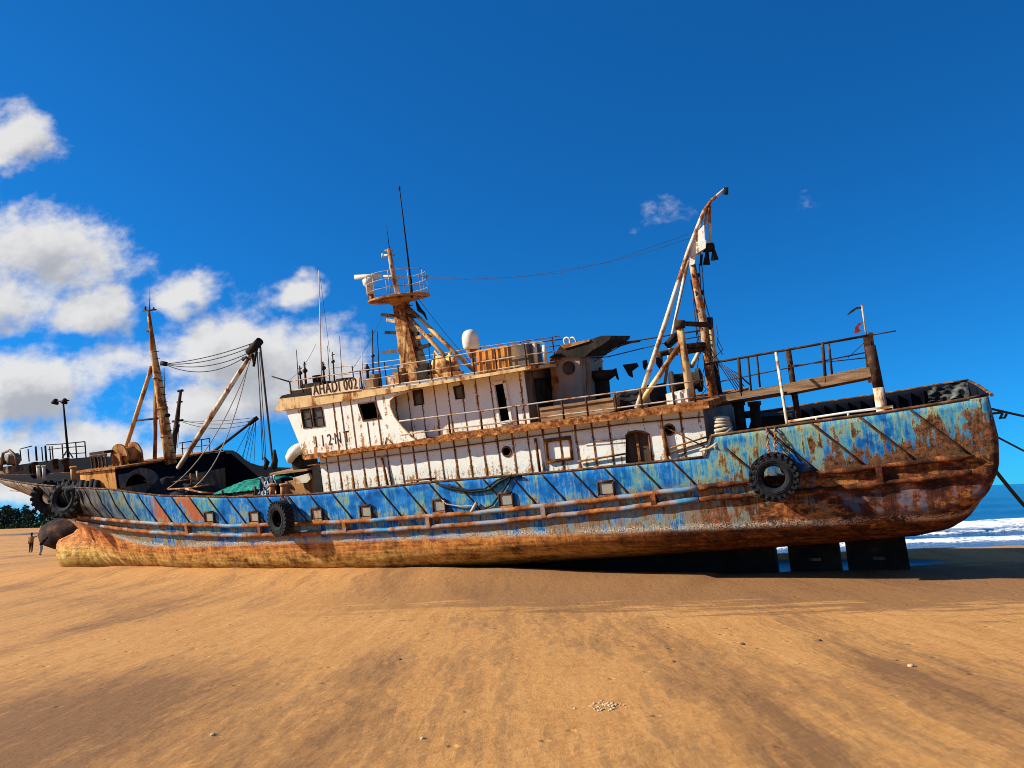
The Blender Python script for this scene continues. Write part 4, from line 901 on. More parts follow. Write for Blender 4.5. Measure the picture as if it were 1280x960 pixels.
# heap of green netting
k = MB(); c0 = P(298, 620, -2.4); vs = []; nu, nv = 40, 14
for i in range(nu+1):
    for j in range(nv+1):
        u, v = i/nu, j/nv; a = P(268, 617, -2.9).lerp(P(326, 611, -2.9), u); h = (math.sin(math.pi*min(1, v*1.1)*.86)**.5)*(.12+.16*math.sin(math.pi*u)**.6+.12*u)
        n_ = noise.fractal((u*9, v*3+u*5, 2.2), 1, 2, 4)
        vs.append((a.x, -3.0+2.3*v, a.z-.02+h*(1+.25*n_)+.05*n_))
k.add(vs, [(i*(nv+1)+j, (i+1)*(nv+1)+j, (i+1)*(nv+1)+j+1, i*(nv+1)+j+1) for i in range(nu) for j in range(nv)], 0, True)
on_ship(k, "fishing_net", M_green, P(298, 617, -2.4), "heap of green fishing net lying on the foredeck behind the blue bulwark", "fishing net")
k = MB(); vs = []; nu, nv = 36, 14; n_rng = random.Random(21)
for i in range(nu+1):
    for j in range(nv+1):
        u, v = i/nu, j/nv; a = P(196, 616, -.5).lerp(P(262, 616, -.5), u); h = (math.sin(math.pi*v)**.5)*(math.sin(math.pi*min(1, max(0, u)))**.5)*(.75+.55*noise.fractal((u*5, v*3, 6.1), 1, 2, 4))
        vs.append((a.x, -2.4+3.4*v, a.z-.15+max(0, h)+.07*noise.noise((u*22, v*9, 1))))
k.add(vs, [(i*(nv+1)+j, (i+1)*(nv+1)+j, (i+1)*(nv+1)+j+1, i*(nv+1)+j+1) for i in range(nu) for j in range(nv)], 0, True)
on_ship(k, "net_heap", M_cloth, P(230, 616, -.5), "dark heap of old nets on the foredeck below the cargo boom", "fishing net")
for (x0, y0, x1, y1, yy, r_) in ((185, 605, 243, 598, -1.2, .035), (205, 612, 262, 606, -1.8, .045), (246, 589, 248, 606, -1.2, .05), (238, 592, 240, 607, -1.0, .05), (232, 611, 270, 617, -2.2, .05), (178, 600, 205, 607, -1.6, .03)):
    k = MB(); k.tube([P(x0, y0, yy), P((x0+x1)/2, (y0+y1)/2+1.5, yy-.1), P(x1, y1, yy)], r_, 6); k.build("loose_pipe", M_oldmast, ship)
k = cloth_patch([P(324, 622, -3.0), P(346, 620, -3.0), P(345, 594, -2.8), P(327, 597, -2.8)], 16, 16, .22, 3)
on_ship(k, "striped_cloth", M_stripe, P(335, 608, -3.0), "white and dark striped cloth bundle hanging beside the green net", "cloth")
for i, (pts, lab) in enumerate((([(778, 456), (796, 453.5), (798, 458), (790, 464), (791, 472), (786, 470)], "dark torn cloth scrap with a dangling tail, hung farthest from the gallows"),
                 ([(803, 451), (808, 449.5), (809.5, 456), (806, 463), (803.5, 459)], "smallest dark cloth scrap hanging alone beside the pale gallows leg"),
                 ([(820, 447), (828, 444), (828, 456), (824, 461), (820, 455)], "dark rag hanging between the two gallows legs"),
                 ([(763, 463), (770, 460), (773.5, 475), (771, 474), (768, 466), (764, 467)], "thin dark rag drooping from the edge of the sooty vent stack"))):
    k = MB(); q = outl(pts, -.2); k.plate([q], (0, .05, 0)); on_ship(k, "cloth_scrap", M_cloth, q[0], lab, "rag", "rags hanging over the boat deck")
k = cloth_patch([P(772, 519, -2.4), P(816, 512, -2.4), P(812, 482, -2.0), P(770, 492, -2.0)], 20, 14, .12, 5); mb2 = k
mb2.hexa([tuple(v) for v in (P(773, 520, -2.2), P(816, 513, -2.2), P(816, 513, -2.2)+Vector((0, 2, 0)), P(773, 520, -2.2)+Vector((0, 2, 0)), P(771, 491, -2.0), P(812, 482, -2.0), P(812, 482, -2.0)+Vector((0, 2, 0)), P(771, 491, -2.0)+Vector((0, 2, 0)))])
on_ship(mb2, "covered_crate", M_cloth, P(792, 515, -2.2), "dark sheet covered crate on the boat deck behind the railing", "crate")
k = MB(); q = [P(1160, 503, 2.4), P(1212, 497, 2.4), P(1209, 479, 2.6), P(1195, 477.5, 2.7), P(1160, 486, 2.6)]
k = cloth_patch([q[0], q[1], q[2], q[4]], 26, 14, .22, 9)
on_ship(k, "tarpaulin", M_tarp, q[0], "crumpled grey tarpaulin draped over the far stern corner", "tarpaulin")
k = MB(); k.tube([P(1083, 400, -1.6)]*1+[P(1078, 402, -1.6)], .001, 4)
k = MB(); q = outl([(1080, 402.5), (1073, 404), (1069, 409), (1067.5, 416.5), (1074, 415.5), (1076.5, 413), (1073.5, 411), (1073.5, 408), (1077, 405)], -1.62); k.plate([q], (0, .02, 0)); on_ship(k, "torn_flag", M_redcloth, q[0], "torn dark red flag near the foot of the stern flag staff", "flag")
k = MB(); q = outl([(1078, 383), (1070, 384), (1064, 388), (1058.5, 394), (1060, 394), (1066, 390), (1071, 386.5), (1078, 385.5)], -1.62); k.plate([q], (0, .02, 0)); on_ship(k, "flag_strip", M_cloth, q[0], "thin black strip of flag blowing from the top of the stern staff", "flag")
# pale hawser wound round a bitt at the break of the stern bulwark
k = MB(); c = P(904, 535, -3.2)
for i in range(6): k.tube([c+Vector((.22*math.cos(t)*(1+.1*math.sin(i)), .2*math.sin(t), -.25+.11*i+.03*math.sin(t+i))) for t in [2*math.pi*j/14 for j in range(15)]], .055, 6)
k.tube([P(914, 537, -3.5), P(900, 548, -3.9), P(893, 557, -4.0), P(884, 561, -4.0), P(876, 563, -3.6)], .05, 6); k.tube([P(906, 543, -3.6), P(893, 560, -4.05)], .04, 6)
on_ship(k, "rope_coil", M_ropelt, c, "pale rope wound on a bitt at the step in the blue bulwark", "rope")
k = MB()
def drape(pts, off=.1): return [side_pt(at(px, py, -4).x, at(px, py, -4).z, off) for px, py in pts]
for pts, r_ in (([(545, 604), (565, 611), (590, 615), (612, 612), (625, 602), (638, 595), (652, 596)], .045), ([(560, 606), (585, 613), (606, 611), (622, 600), (640, 594)], .035), ([(638, 598), (630, 612), (622, 622), (615, 632), (602, 637)], .035)):
    q = []
    for px, py in pts:
        p_ = at(px, py, -4.06); q.append(p_)
    k.tube(q, r_, 6)
on_ship(k, "hose", M_rubber, at(600, 612, -4.06), "black hoses looped over the blue side amidships", "hose")
k = MB(); k.tube([at(px, py, -4.08) for px, py in ((552, 624), (558, 630), (575, 633), (590, 632), (594, 637))], .025, 5); k.tube([at(px, py, -4.1) for px, py in ((589, 640), (596, 628))], .06, 6)
on_ship(k, "rope_end", M_ropelt, at(575, 632, -4.1), "thin pale rope hanging on the blue side below the black hoses", "rope")

# tyres used as fenders
def tyre_mesh(ro, w, lugs):
    k = MB(); ri = ro*.46
    prof = [(ri, -w*.36), (ri+.05*ro, -w*.47), (ro*.72, -w*.5), (ro*.88, -w*.47), (ro*.94, -w*.36), (ro*.95, 0), (ro*.94, w*.36), (ro*.88, w*.47), (ro*.72, w*.5), (ri+.05*ro, w*.47), (ri, w*.36), (ri+.10*ro, w*.33), (ro*.82, w*.42), (ro*.88, 0), (ro*.82, -w*.42), (ri+.10*ro, -w*.33)]
    k.lathe(prof, (0, 0, 0), (0, 1, 0), 56, close=True)
    for i in range(lugs):
        for sd in (-1, 1):
            t = 2*math.pi*(i+(.5 if sd > 0 else 0))/lugs
            rot = Matrix.Rotation(-t, 3, 'Y') @ Matrix.Rotation(sd*R(22), 3, 'X')
            k.box(Matrix.Rotation(-t, 3, 'Y') @ Vector((ro*.955, sd*w*.27, 0)), (ro*.10, w*.52, ro*.17), rot)
            k.box(Matrix.Rotation(-t, 3, 'Y') @ Vector((ro*.87, sd*w*.475, 0)), (ro*.16, w*.07, ro*.12), Matrix.Rotation(-t, 3, 'Y'))
    for rr in (.62, .68): k.lathe([(ro*rr, -w*.5), (ro*(rr+.02), -w*.53), (ro*(rr+.04), -w*.5)], (0, 0, 0), (0, 1, 0), 56)
    return k
tyre0 = None
def tyre(px, py, y, ro, w, lugs, rz, rx, label, chain_to):
    k = tyre_mesh(ro, w, lugs); ob = k.build("tyre_fender", M_rubber)
    c = P(px, py, y); m = SHIP @ Matrix.Translation(c) @ Matrix.Rotation(R(rz), 4, 'Z') @ Matrix.Rotation(R(rx), 4, 'X')
    ob.matrix_world = m; tag(ob, label, "tyre", "tyres hung over the side as fenders")
    if chain_to is not None:
        inv = m.inverted() @ SHIP; ch = MB(); top = Vector((0, 0, ro*.55))
        for dx in (-.12, .12):
            a = inv @ (Vector(chain_to)+Vector((dx, 0, 0))); pts = sag(a, top+Vector((dx*.6, 0, 0)), .03, 12)
            for i in range(12):
                sd = Vector((1, 0, 0)) if i % 2 else Vector((0, 1, 0)); d_ = pts[i+1]-pts[i]; ctr = (pts[i]+pts[i+1])/2
                ch.tube([ctr+d_*.62*math.cos(t)+sd*.045*math.sin(t) for t in [2*math.pi*q/8 for q in range(9)]], .018, 5, cap=False)
        ch.build("hanging_chain", M_rustedge, ob)
    return ob
c = P(968, 595, -4.5); tyre(968, 595.5, -4.55, .665, .58, 22, 3, -3, "large black tractor tyre hanging on the rusty stern", side_pt(c.x, zsh(c.x), .03))
c = P(350, 648, -4.4); tyre(351, 648, -4.36, .69, .40, 26, -16, -4, "black tyre hanging alone on the blue side forward of the deckhouse", side_pt(c.x, zsh(c.x), .03))
tyre(62, 621, -2.1, .86, .42, 18, 38, -8, "outermost tyre slung beside another at the bow tip", None)
tyre(86, 624, -3.1, .95, .70, 16, 10, -14, "biggest dark tyre slung at the bow behind the outermost tyre", None)
k = MB(); c = P(102, 614, -2.9); rng = random.Random(4)
for i in range(9):
    a = c+Vector((-1.3+.36*i, -.1-.12*rng.random(), .45+.1*rng.random())); k.tube([a, a+Vector((.08, -.18, -.5)), a+Vector((.15, .0, -1.15-.35*rng.random()))], [.14, .17, .12], 7)
k.tube([c+Vector((-1.7, -.25, .35)), c+Vector((-.2, -.35, .2)), c+Vector((1.7, -.1, .4))], [.10, .16, .09], 8)
on_ship(k, "rubber_mat", M_rubber, c, "bundle of black rubber strips lashed to the bow beside the big tyre", "rubber mat")
# mooring lines off the stern
def world_thing(mb, name, mats, origin, label, cat, group=None): return tag(mb.build(name, mats, None, origin), label, cat, group)
def mooring(a_ship, b_world, drop, r_, label, rmat):
    a = SHIP @ Vector(a_ship); k = MB(); k.tube(sag(a, b_world, drop, 30), r_, 6); world_thing(k, "mooring_line", rmat, a, label, "mooring line")
st = side_pt(44.35, 4.55, 0); st2 = Vector((44.55, -1.2, 3.3))
mooring(Vector((43.95, -3.6, 4.78)), Vector((40, 30, 2.6)), .8, .032, "topmost mooring line running off the stern to the right", M_rope)
mooring(Vector((43.95, -3.6, 4.1)), Vector((23, 24.4, .05)), .2, .025, "thinnest mooring line, the middle one off the stern", M_rope)
mooring(Vector((43.9, -3.6, 3.2)), Vector((18.5, 25.8, -.1)), .25, .055, "thick lowest mooring line slanting from the stern to the sand", M_rope)
k = MB(); a = P(1249, 512, -1.2); k.tube([Vector((43.9, -3.6, 4.62)), Vector((44.25, -3.3, 4.60)), P(1253, 517, -3.3), P(1250, 523, -3.4), P(1256, 522, -3.4), P(1258, 518, -3.3)], .035, 6); on_ship(k, "rope_tangle", M_rope, a, "short tangled rope end on the transom beside the topmost mooring line", "rope")

# ------------------------------------------------------------------ second vessel behind the bow
S2M = Matrix.Translation((-39.7, 68.0, .1)) @ Matrix.Rotation(R(6), 4, 'Z') @ Matrix.Rotation(R(1.2), 4, 'Y') @ Matrix.Scale(1.5, 4)
sh2 = tag(empty("second_vessel", Matrix(S2M)), "dark brown vessel mostly hidden behind the bow, only its bulb and mast showing", "ship")
M_hull2 = mottled("brown_hull_paint", [(.34, (.006, .004, .004)), (.48, (.018, .008, .006)), (.58, (.06, .022, .012)), (.7, (.16, .065, .03))], 1.4, .85, .8)
XS2 = [(0, .2), (.3, -.9), (.6, -1.3), (1.0, -1.42), (1.4, -1.3), (1.75, -.9), (2.1, .1), (2.5, .5), (3.2, .2), (4.2, -.3)]
h2 = MB(); vs = []; cols = [-.0+.03*i for i in range(8)]+[.25+.05*i for i in range(15)]+[.97, .985, 1.0]; rows = [i/20 for i in range(21)]
for sp in cols:
    for t in rows:
        z = 3.9*t; x0 = lerp_tab(XS2, z); x = x0+sp*(33-x0)
        u = min(1, max(0, (x-lerp_tab(XS2, max(2.3, z)))/10)); y = 3.6*(1-(1-min(1, z/1.6))**3)**.5*(1-(1-u)**1.7)
        q = 1-((z-1.0)/1.06)**2
        if q > 0 and x < 9: v = max(0, min(1, (x+1.42)/1.9)); y = max(y, .98*math.sqrt(q*(1-(1-v)**2))*(1-max(0, x-3)/6))
        y *= (1-max(0, min(1, (x-29)/4))**3)**.5
        vs.append((x, y if 0 < sp < 1 else 0, z))
m_ = len(rows); f2 = [(i*m_+j, i*m_+j+1, (i+1)*m_+j+1, (i+1)*m_+j) for i in range(len(cols)-1) for j in range(m_-1)]
h2.add([(x, -y, z) for x, y, z in vs]+[(x, y, z) for x, y, z in vs], f2+[tuple(len(vs)+i for i in reversed(t)) for t in f2], 0, True)
hull2 = h2.build("hull", [M_hull2, M_inner], sh2, recalc=False); finish_hull(hull2)
k = MB(); k.add([(1, 0, 3.2)]+[(x, -3.2, 3.2) for x in (5, 10, 20, 31)]+[(x, 3.2, 3.2) for x in (31, 20, 10, 5)], [tuple(range(9))]); k.build("deck", M_deck, sh2)
k = MB(); k.box((25, 0, 4.2), (6, 4.6, 2.0)); k.box((25, 0, 5.5), (4, 3.6, .8)); k.build("deckhouse", M_white_heavy, sh2)
S2I = S2M.inverted()
def q2(px, py, Y=69.2): return S2I @ on_depth(px, py, Y)
k = MB(); a = q2(215, 570); b = q2(226, 488); k.tube([Vector((a.x, a.y, 3.0)), a, a.lerp(b, .5), b], [.22, .2, .13, .08], 10)
m2 = k.build("mast", M_dkpipe, sh2)
k = MB(); k.tube([q2(215, 527), q2(229, 525)], .07, 6); k.tube([q2(222, 489), q2(229, 488)], .08, 6); k.tube([q2(218, 545), q2(222, 530)], .16, 8); k.tube([q2(221, 503), q2(228, 502)], .06, 6); k.build("mast_fitting", M_black, m2)
k = MB(); k.tube([q2(262, 568), q2(321, 523)], [.1, .07], 8); bo2 = k.build("cargo_boom", M_dkpipe, sh2)
k = MB(); k.tube([q2(311, 530), q2(322, 522)], .14, 8); k.build("boom_head", M_black, bo2)
for a, b, dr in (((227, 526), (318, 522), .1), ((227, 526), (315, 526), .2), ((227, 527), (311, 530), .35), ((319, 524), (298, 585), 0), ((318, 526), (305, 588), 0), ((315, 528), (288, 580), 0), ((320, 524), (317, 590), 0), ((313, 530), (300, 590), 0), ((320, 525), (310, 590), 0), ((226, 500), (222, 560), 0)): line("rigging_wire", q2(*a), q2(*b), dr, .016, M_rope, bo2)
k = MB(); k.tube([q2(224, 554, 69.2), q2(262, 548, 69.2)], .03, 5)
for px in (228, 240, 252, 262): k.tube([q2(px, 553.5-(px-228)*.16), q2(px+.5, 572)], .03, 5)
k.tube([q2(226, 561), q2(263, 556)], .02, 5)
k.build("deck_railing", M_dkpipe, sh2)

# ------------------------------------------------------------------ people by the bulb of the second vessel
M_skin = mottled("dark_skin", [(.3, (.06, .03, .02)), (.7, (.11, .06, .04))], 6, .6, .1)
M_hair = mottled("black_hair", [(.3, (.008, .007, .006)), (.7, (.02, .017, .015))], 20, .8)
M_shirt = mottled("ochre_shirt", [(.3, (.22, .10, .03)), (.7, (.34, .17, .06))], 9, .9)
M_trous = mottled("dark_trousers", [(.3, (.012, .012, .016)), (.7, (.03, .03, .036))], 9, .9)
M_blkshirt = mottled("black_shirt", [(.3, (.01, .01, .012)), (.7, (.025, .025, .03))], 9, .9)
M_paletrous = mottled("pale_trousers", [(.3, (.24, .27, .32)), (.7, (.42, .45, .5))], 9, .9)
def person(joints, edges, radii, mats, zone, hairc, loc, rz, label):
    me = bpy.data.meshes.new("person"); me.from_pydata(joints, edges, []); ob = bpy.data.objects.new("tmp_figure", me); COL.objects.link(ob)
    sk = ob.modifiers.new("s", 'SKIN'); sl = me.skin_vertices[0].data
    for v, r_ in zip(sl, radii): v.radius = (r_*1.2, r_*1.2)
    sl[0].use_root = True
    sb = ob.modifiers.new("u", 'SUBSURF'); sb.levels = 2
    dg = bpy.context.evaluated_depsgraph_get(); dg.update(); me2 = bpy.data.meshes.new_from_object(ob.evaluated_get(dg)); bpy.data.objects.remove(ob)
    me2.name = "person"; body = bpy.data.objects.new("person", me2); COL.objects.link(body)
    me2.materials.clear()
    for m in mats: me2.materials.append(m)
    for p in me2.polygons: p.material_index = zone(p.center); p.use_smooth = True
    body.location = loc; body.rotation_euler.z = rz; tag(body, label, "person", None)
    h = MB(); h.lathe([(.0, .115), (.05, .108), (.09, .07), (.108, .02), (.104, -.03), (.085, -.05)], hairc, (0, .25, 1), 14); h.build("hair", M_hair, body)
    return body
J = [(0, 0, .95), (0, 0, 1.15), (0, 0, 1.38), (0, 0, 1.50), (0, -.02, 1.58), (0, -.03, 1.70),
     (-.10, 0, .90), (-.12, .02, .50), (-.13, .05, .10), (-.13, -.10, .04), (.10, 0, .90), (.13, -.06, .50), (.14, -.08, .10), (.14, -.24, .04),
     (-.19, 0, 1.40), (-.24, .02, 1.14), (-.22, -.08, .90), (-.22, -.12, .82), (.19, 0, 1.40), (.45, -.03, 1.47), (.70, -.05, 1.56), (.80, -.05, 1.60)]
E_ = [(0, 1), (1, 2), (2, 3), (3, 4), (4, 5), (0, 6), (6, 7), (7, 8), (8, 9), (0, 10), (10, 11), (11, 12), (12, 13), (2, 14), (14, 15), (15, 16), (16, 17), (2, 18), (18, 19), (19, 20), (20, 21)]
RD = [.14, .13, .15, .07, .06, .095, .09, .065, .045, .035, .09, .065, .045, .035, .06, .045, .035, .03, .06, .045, .035, .03]
def zone1(c):
    if c.z > 1.49: return 0 if abs(c.x) < .35 or c.x > .5 else 1
    if c.z > .93: return 1 if (abs(c.x) < .33 and c.z > 1.0) or c.z > 1.1 and c.x < .5 else (0 if abs(c.x) > .18 else 1)
    return 2 if c.z > .09 and not (c.x < -.18 and c.z > .7) else 0
g0 = ground(38.5, 691); sgn = Vector((0, 0, 0))
person(J, E_, RD, [M_skin, M_shirt, M_trous], zone1, (0, -.02, 1.72), g0, R(0), "person in an ochre shirt reaching one arm out to the dark bulb")
J2 = [(0, 0, .88), (.10, 0, 1.05), (.24, 0, 1.20), (.32, 0, 1.28), (.37, 0, 1.32), (.44, 0, 1.40),
      (0, -.10, .84), (.08, -.11, .48), (-.02, -.12, .10), (.10, -.12, .04), (0, .10, .84), (.02, .11, .47), (-.10, .12, .10), (.02, .12, .04),
      (.24, -.18, 1.22), (.40, -.20, 1.02), (.56, -.18, 1.10), (.63, -.17, 1.14), (.24, .18, 1.22), (.38, .20, 1.00), (.54, .16, 1.05), (.61, .15, 1.10)]
zone2 = lambda c: 2 if c.z < .86 and c.z > .08 else (0 if c.z < .08 or c.x > .40 else 1)
person(J2, E_, RD, [M_skin, M_blkshirt, M_paletrous], zone2, (.45, 0, 1.42), ground(50.5, 694.5), R(0), "person in a black top and pale trousers bending beside the dark bulb")

# ------------------------------------------------------------------ ground, sea, far wood
def sm(a, b, x): t = max(0, min(1, (x-a)/(b-a))); return t*t*(3-2*t)
def land(x, y):
    h = .05*noise.fractal((x*.05, y*.05, 3), 1, 2, 3)+.018*noise.noise((x*.35, y*.35, 8))
    r = math.hypot(x, y)
    # mound of drifted sand along the hull
    p = Vector((x, y, 0))-B0; s = p.dot(Vector((hd.x, hd.y, 0))); d = p.dot(SY0)
    if -4 < s < 36: h += .42*math.exp(-((d+3.6)/2.6)**2)*sm(-3, 8, s)*(1-.75*sm(25, 36, s))*(1-sm(36, 43, s))*(1+.12*noise.noise((s*.5, d*.4, 2)))
    h += .16*math.exp(-((d+1.2)/2.6)**2)*sm(-9, -3, s)*(1-sm(0, 6, s))
    # scour pool behind the stern
    e = ((x-8.0)/7.5)**2+((y-(29.6-.12*(x-8)))/3.1)**2
    h -= .62*(1-sm(.45, 1.15, e))
    # bank, then the beach falls to the sea
    sea = y-(34.2-.05*x+1.2*noise.noise((x*.12, 0, 2)))-max(0, (4-x))*4.6
    h += .10*math.exp(-((sea+1.6)/1.6)**2)
    if sea > 0: h -= .06+.55*sm(0, 9, sea)+.02*min(sea, 60)
    if x < -60 and y > 150: h -= .125*sm(230, 260, r)*(1-sm(300, 345, r))
    if r > 345 and x < -40: h += 1.2*sm(345, 420, r)
    return h
def polar(radii, th0, th1, nth, hf, closed=False):
    vs = []; 
    for r in radii:
        for j in range(nth+(0 if closed else 1)):
            t = th0+(th1-th0)*j/nth; x, y = r*math.sin(t), r*math.cos(t); vs.append((x, y, hf(x, y)))
    m = nth+(0 if closed else 1); fs = []
    for i in range(len(radii)-1):
        for j in range(nth): fs.append((i*m+j, i*m+(j+1) % m, (i+1)*m+(j+1) % m, (i+1)*m+j))
    return vs, fs
radii = [.02]+[.8*1.03**i for i in range(165)]
radii += [radii[-1]*1.12**i for i in range(1, 30)]
vs, fs = polar(radii, 0, 2*math.pi, 420, land, True)
k = MB(); k.add(vs, fs, 0, True)
def sand_material():
    o = NB("beach_sand"); c = o.obj; x, y, z = o.sep(c)
    rot = R(-26)
    wv = o.n("ShaderNodeVectorMath", operation='MULTIPLY_ADD'); wn0 = o.n("ShaderNodeTexNoise"); o.put(wn0.inputs["Vector"], c); wn0.inputs["Scale"].default_value = .35; wn0.inputs["Detail"].default_value = 4
    o.put(wv.inputs[0], wn0.outputs[1]); wv.inputs[1].default_value = (.45, .45, 0); o.put(wv.inputs[2], c); cw_ = wv.outputs[0]
    al = o.map(cw_, (1.0, .12, 1), rot=(0, 0, rot))        # stretched along the wind
    a1 = o.noise(al, .50, 7, .66); a2 = o.noise(al, 2.6, 6, .70); a3 = o.noise(o.map(cw_, (1, .3, 1), rot=(0, 0, rot)), 7, 6, .72); big = o.noise(c, .10, 4, .55)
    fine = o.noise(c, 45, 5, .75); grain = o.noise(c, 420, 2, .6); med = o.noise(c, 5, 6, .7)
    base = o.ramp(o.plus(o.mul(a2, .35), o.plus(o.mul(fine, .35), o.mul(med, .3))), [(.36, (.33, .136, .036)), (.5, (.48, .222, .062)), (.64, (.58, .305, .100))])
    dkv = o.plus(o.plus(o.mul(a1, .46), o.mul(a2, .31)), o.plus(o.mul(big, .34), o.plus(o.mul(a3, .20), o.mul(fine, .07))))
    left = o.mul(o.mul(o.step(x, .5, -2.5), o.step(y, 18, 10)), .095)
    left = o.plus(left, o.mul(o.mul(o.step(x, -.5, 2.0), o.step(y, 15, 10)), .03))
    dkv = o.plus(dkv, left)
    dk = o.plus(o.mul(o.step(dkv, .69, .75), .5), o.mul(o.step(dkv, .745, .82), .45))
    col = o.mix(o.mul(dk, .80), base, o.mix(fine, (.075, .030, .014), (.17, .075, .030)))
    lt = o.step(o.plus(o.mul(o.noise(al, 1.1, 6, .65), .5), o.plus(o.mul(fine, .25), o.mul(med, .25))), .56, .68)
    col = o.mix(o.mul(lt, .40), col, (.60, .37, .155))
    # damp sand near the stern and the pool
    dist = o.math('ABSOLUTE', o.math('SUBTRACT', y, o.math('SUBTRACT', 25.0, o.mul(x, .30))))
    dmp = o.mul(o.step(o.plus(dist, o.mul(o.math('SUBTRACT', o.noise(o.map(c, (.35, 1.6, 1)), .9, 7, .72), .5), 15)), 6.2, 4.6), o.step(o.plus(x, o.mul(o.math('SUBTRACT', a1, .5), 12)), -9, 0))
    col = o.mix(o.mul(dmp, .66), col, (.15, .066, .026))
    wet = o.step(o.plus(z, o.mul(o.math('SUBTRACT', fine, .5), .03)), -.07, -.15)
    col = o.mix(wet, col, (.030, .018, .011))
    wet = o.mul(wet, 1.0)
    sp = o.step(o.voro(c, 9), .028, .016); col = o.mix(o.mul(sp, .35), col, (.14, .075, .04))
    rip = o.n("ShaderNodeTexWave"); rip.bands_direction = 'X'; o.put(rip.inputs["Vector"], o.map(c, (1, 1, 1), rot=(0, 0, R(62)))); rip.inputs["Scale"].default_value = 2.4; rip.inputs["Distortion"].default_value = 7; rip.inputs["Detail"].default_value = 3
    foot = o.voro(o.map(c, (1, 1, 1)), 1.7); pit = o.mul(o.step(foot, .13, .02), -.8)
    h = o.plus(o.plus(o.mul(a2, .6), o.plus(o.mul(a3, .35), o.mul(med, .75))), o.plus(o.mul(rip.outputs[1], .10), o.plus(o.mul(fine, .15), o.plus(pit, o.mul(grain, .04)))))
    o.bump(h, .55, .06)
    return o.done(col, o.ramp(wet, [(0, .95), (1, .28)]), 0, .25)
sand = tag(k.build("sand_beach", sand_material(), recalc=False), "wide ochre sand beach with dark wind streaks", None, None, "structure")

WZ = -.20
def wave(x, y):
    r = math.hypot(x, y); n1 = noise.noise((x*.05, y*.02, 1)); f = 0.0
    z = .05*noise.noise((x*.25, y*.5, 4))*sm(34, 42, y)+.02*noise.noise((x*.9, y*1.3, 7))*sm(34, 42, y)
    for yc, a, w in ((41.5, .22, 1.5), (48, .18, 1.2), (54.5, .62, 2.4), (78, .30, 3), (105, .35, 4), (150, .4, 6)):
        d = y-(yc-.04*x+2.0*noise.noise((x*.06, yc, 0))+.35*noise.noise((x*.5, yc, 5)))
        amp = a*(.75+.5*noise.noise((x*.08, yc*3, 2)))
        z += amp*math.exp(-(d/(w if d > 0 else w*.6))**2)
        if yc < 60: f = max(f, math.exp(-((d+.4*w)/(w*1.1))**2)*(1.0 if yc > 50 else .85 if yc < 45 else .62))
    q = sm(1, 7, y-(34.2-.05*x)-max(0, 4-x)*4.6); return z*q, f*q
sr = [14+.9*i for i in range(22)]+[33.8+.28*i for i in range(100)]
while sr[-1] < 9000: sr.append(sr[-1]*1.045)
foam = []
def seah(x, y):
    z, f = wave(x, y); foam.append(f); return WZ+z
vs, fs = polar(sr, R(-50), R(62), 560, seah)
k = MB(); k.add(vs, fs, 0, True)
def sea_material():
    o = NB("sea_water"); c = o.obj
    at_ = o.n("ShaderNodeAttribute", attribute_name="foam"); f = at_.outputs["Fac"]
    n1 = o.noise(o.map(c, (.6, 1.4, 1)), 1.3, 6, .7); n2 = o.noise(c, 5, 5, .7)
    m = o.step(o.plus(f, o.mul(o.math('SUBTRACT', o.plus(o.mul(n1, .5), o.mul(n2, .5)), .5), 3.2)), .48, .80)
    deep = o.mix(o.noise(o.map(c, (.02, .06, 1)), 1, 4), (.004, .035, .105), (.008, .06, .15))
    col = o.mix(m, deep, (.78, .80, .80))
    o.bump(o.plus(o.noise(o.map(c, (.8, 1.8, 1)), .9, 6, .65), o.mul(o.noise(o.map(c, (.5, 1.3, 1)), .16, 4), 2.0)), .45, .35)
    return o.done(col, o.ramp(m, [(0, .16), (1, .9)]), 0, .5)
sea = tag(k.build("sea", sea_material(), recalc=False), "blue sea with low foaming breakers", None, None, "structure")
at_ = sea.data.attributes.new("foam", 'FLOAT', 'POINT'); at_.data.foreach_set("value", foam)

# far wood beyond the beach: one mass
rng = random.Random(11); k = MB()
def crown(cx, cy, zb, h, w, n, m):
    for _ in range(n):
        t = rng.random()**.8; rad = w*(1-t*.75)*(.35+.65*rng.random()); a = rng.random()*6.283
        p = Vector((cx+rad*math.cos(a), cy+rad*math.sin(a), zb+h*(.05+.95*t))); s_ = .5+.7*rng.random()
        d1 = Vector((rng.uniform(-1, 1), rng.uniform(-1, 1), rng.uniform(-.5, 1))).normalized()*s_; d2 = Vector((rng.uniform(-1, 1), rng.uniform(-1, 1), rng.uniform(-1, .6))).normalized()*s_
        k.add([p, p+d1, p+d1*.6+d2, p+d2*.8], [(0, 1, 2, 3)], m)
x = -330.0
while x < -120:
    y = 372+rng.uniform(-10, 25); hh = rng.uniform(8.0, 11.8); crown(x, y, .9, hh, rng.uniform(2.6, 5.0), 190, 0)
    k.tube([(x, y, .3), (x+.2, y, hh*.8)], [.25, .08], 5, m=2); x += rng.uniform(.8, 1.7)
x = -330.0
while x < -120: crown(x, 395+rng.uniform(-5, 8), .9, rng.uniform(7.0, 9.5), rng.uniform(3.5, 5), 130, 0); x += rng.uniform(1.4, 2.4)
x = -330.0
while x < -120: crown(x, 362+rng.uniform(-4, 4), .5, rng.uniform(2.0, 3.6), rng.uniform(2, 3.6), 80, 1); x += rng.uniform(1.8, 3)
M_leaf = mottled("dark_foliage", [(.3, (.018, .032, .022)), (.6, (.030, .050, .034)), (.8, (.05, .075, .045))], .3, .9, 0)
M_shrub = mottled("shrub_foliage", [(.3, (.02, .05, .018)), (.6, (.045, .09, .03)), (.8, (.08, .12, .045))], .3, .9, 0)
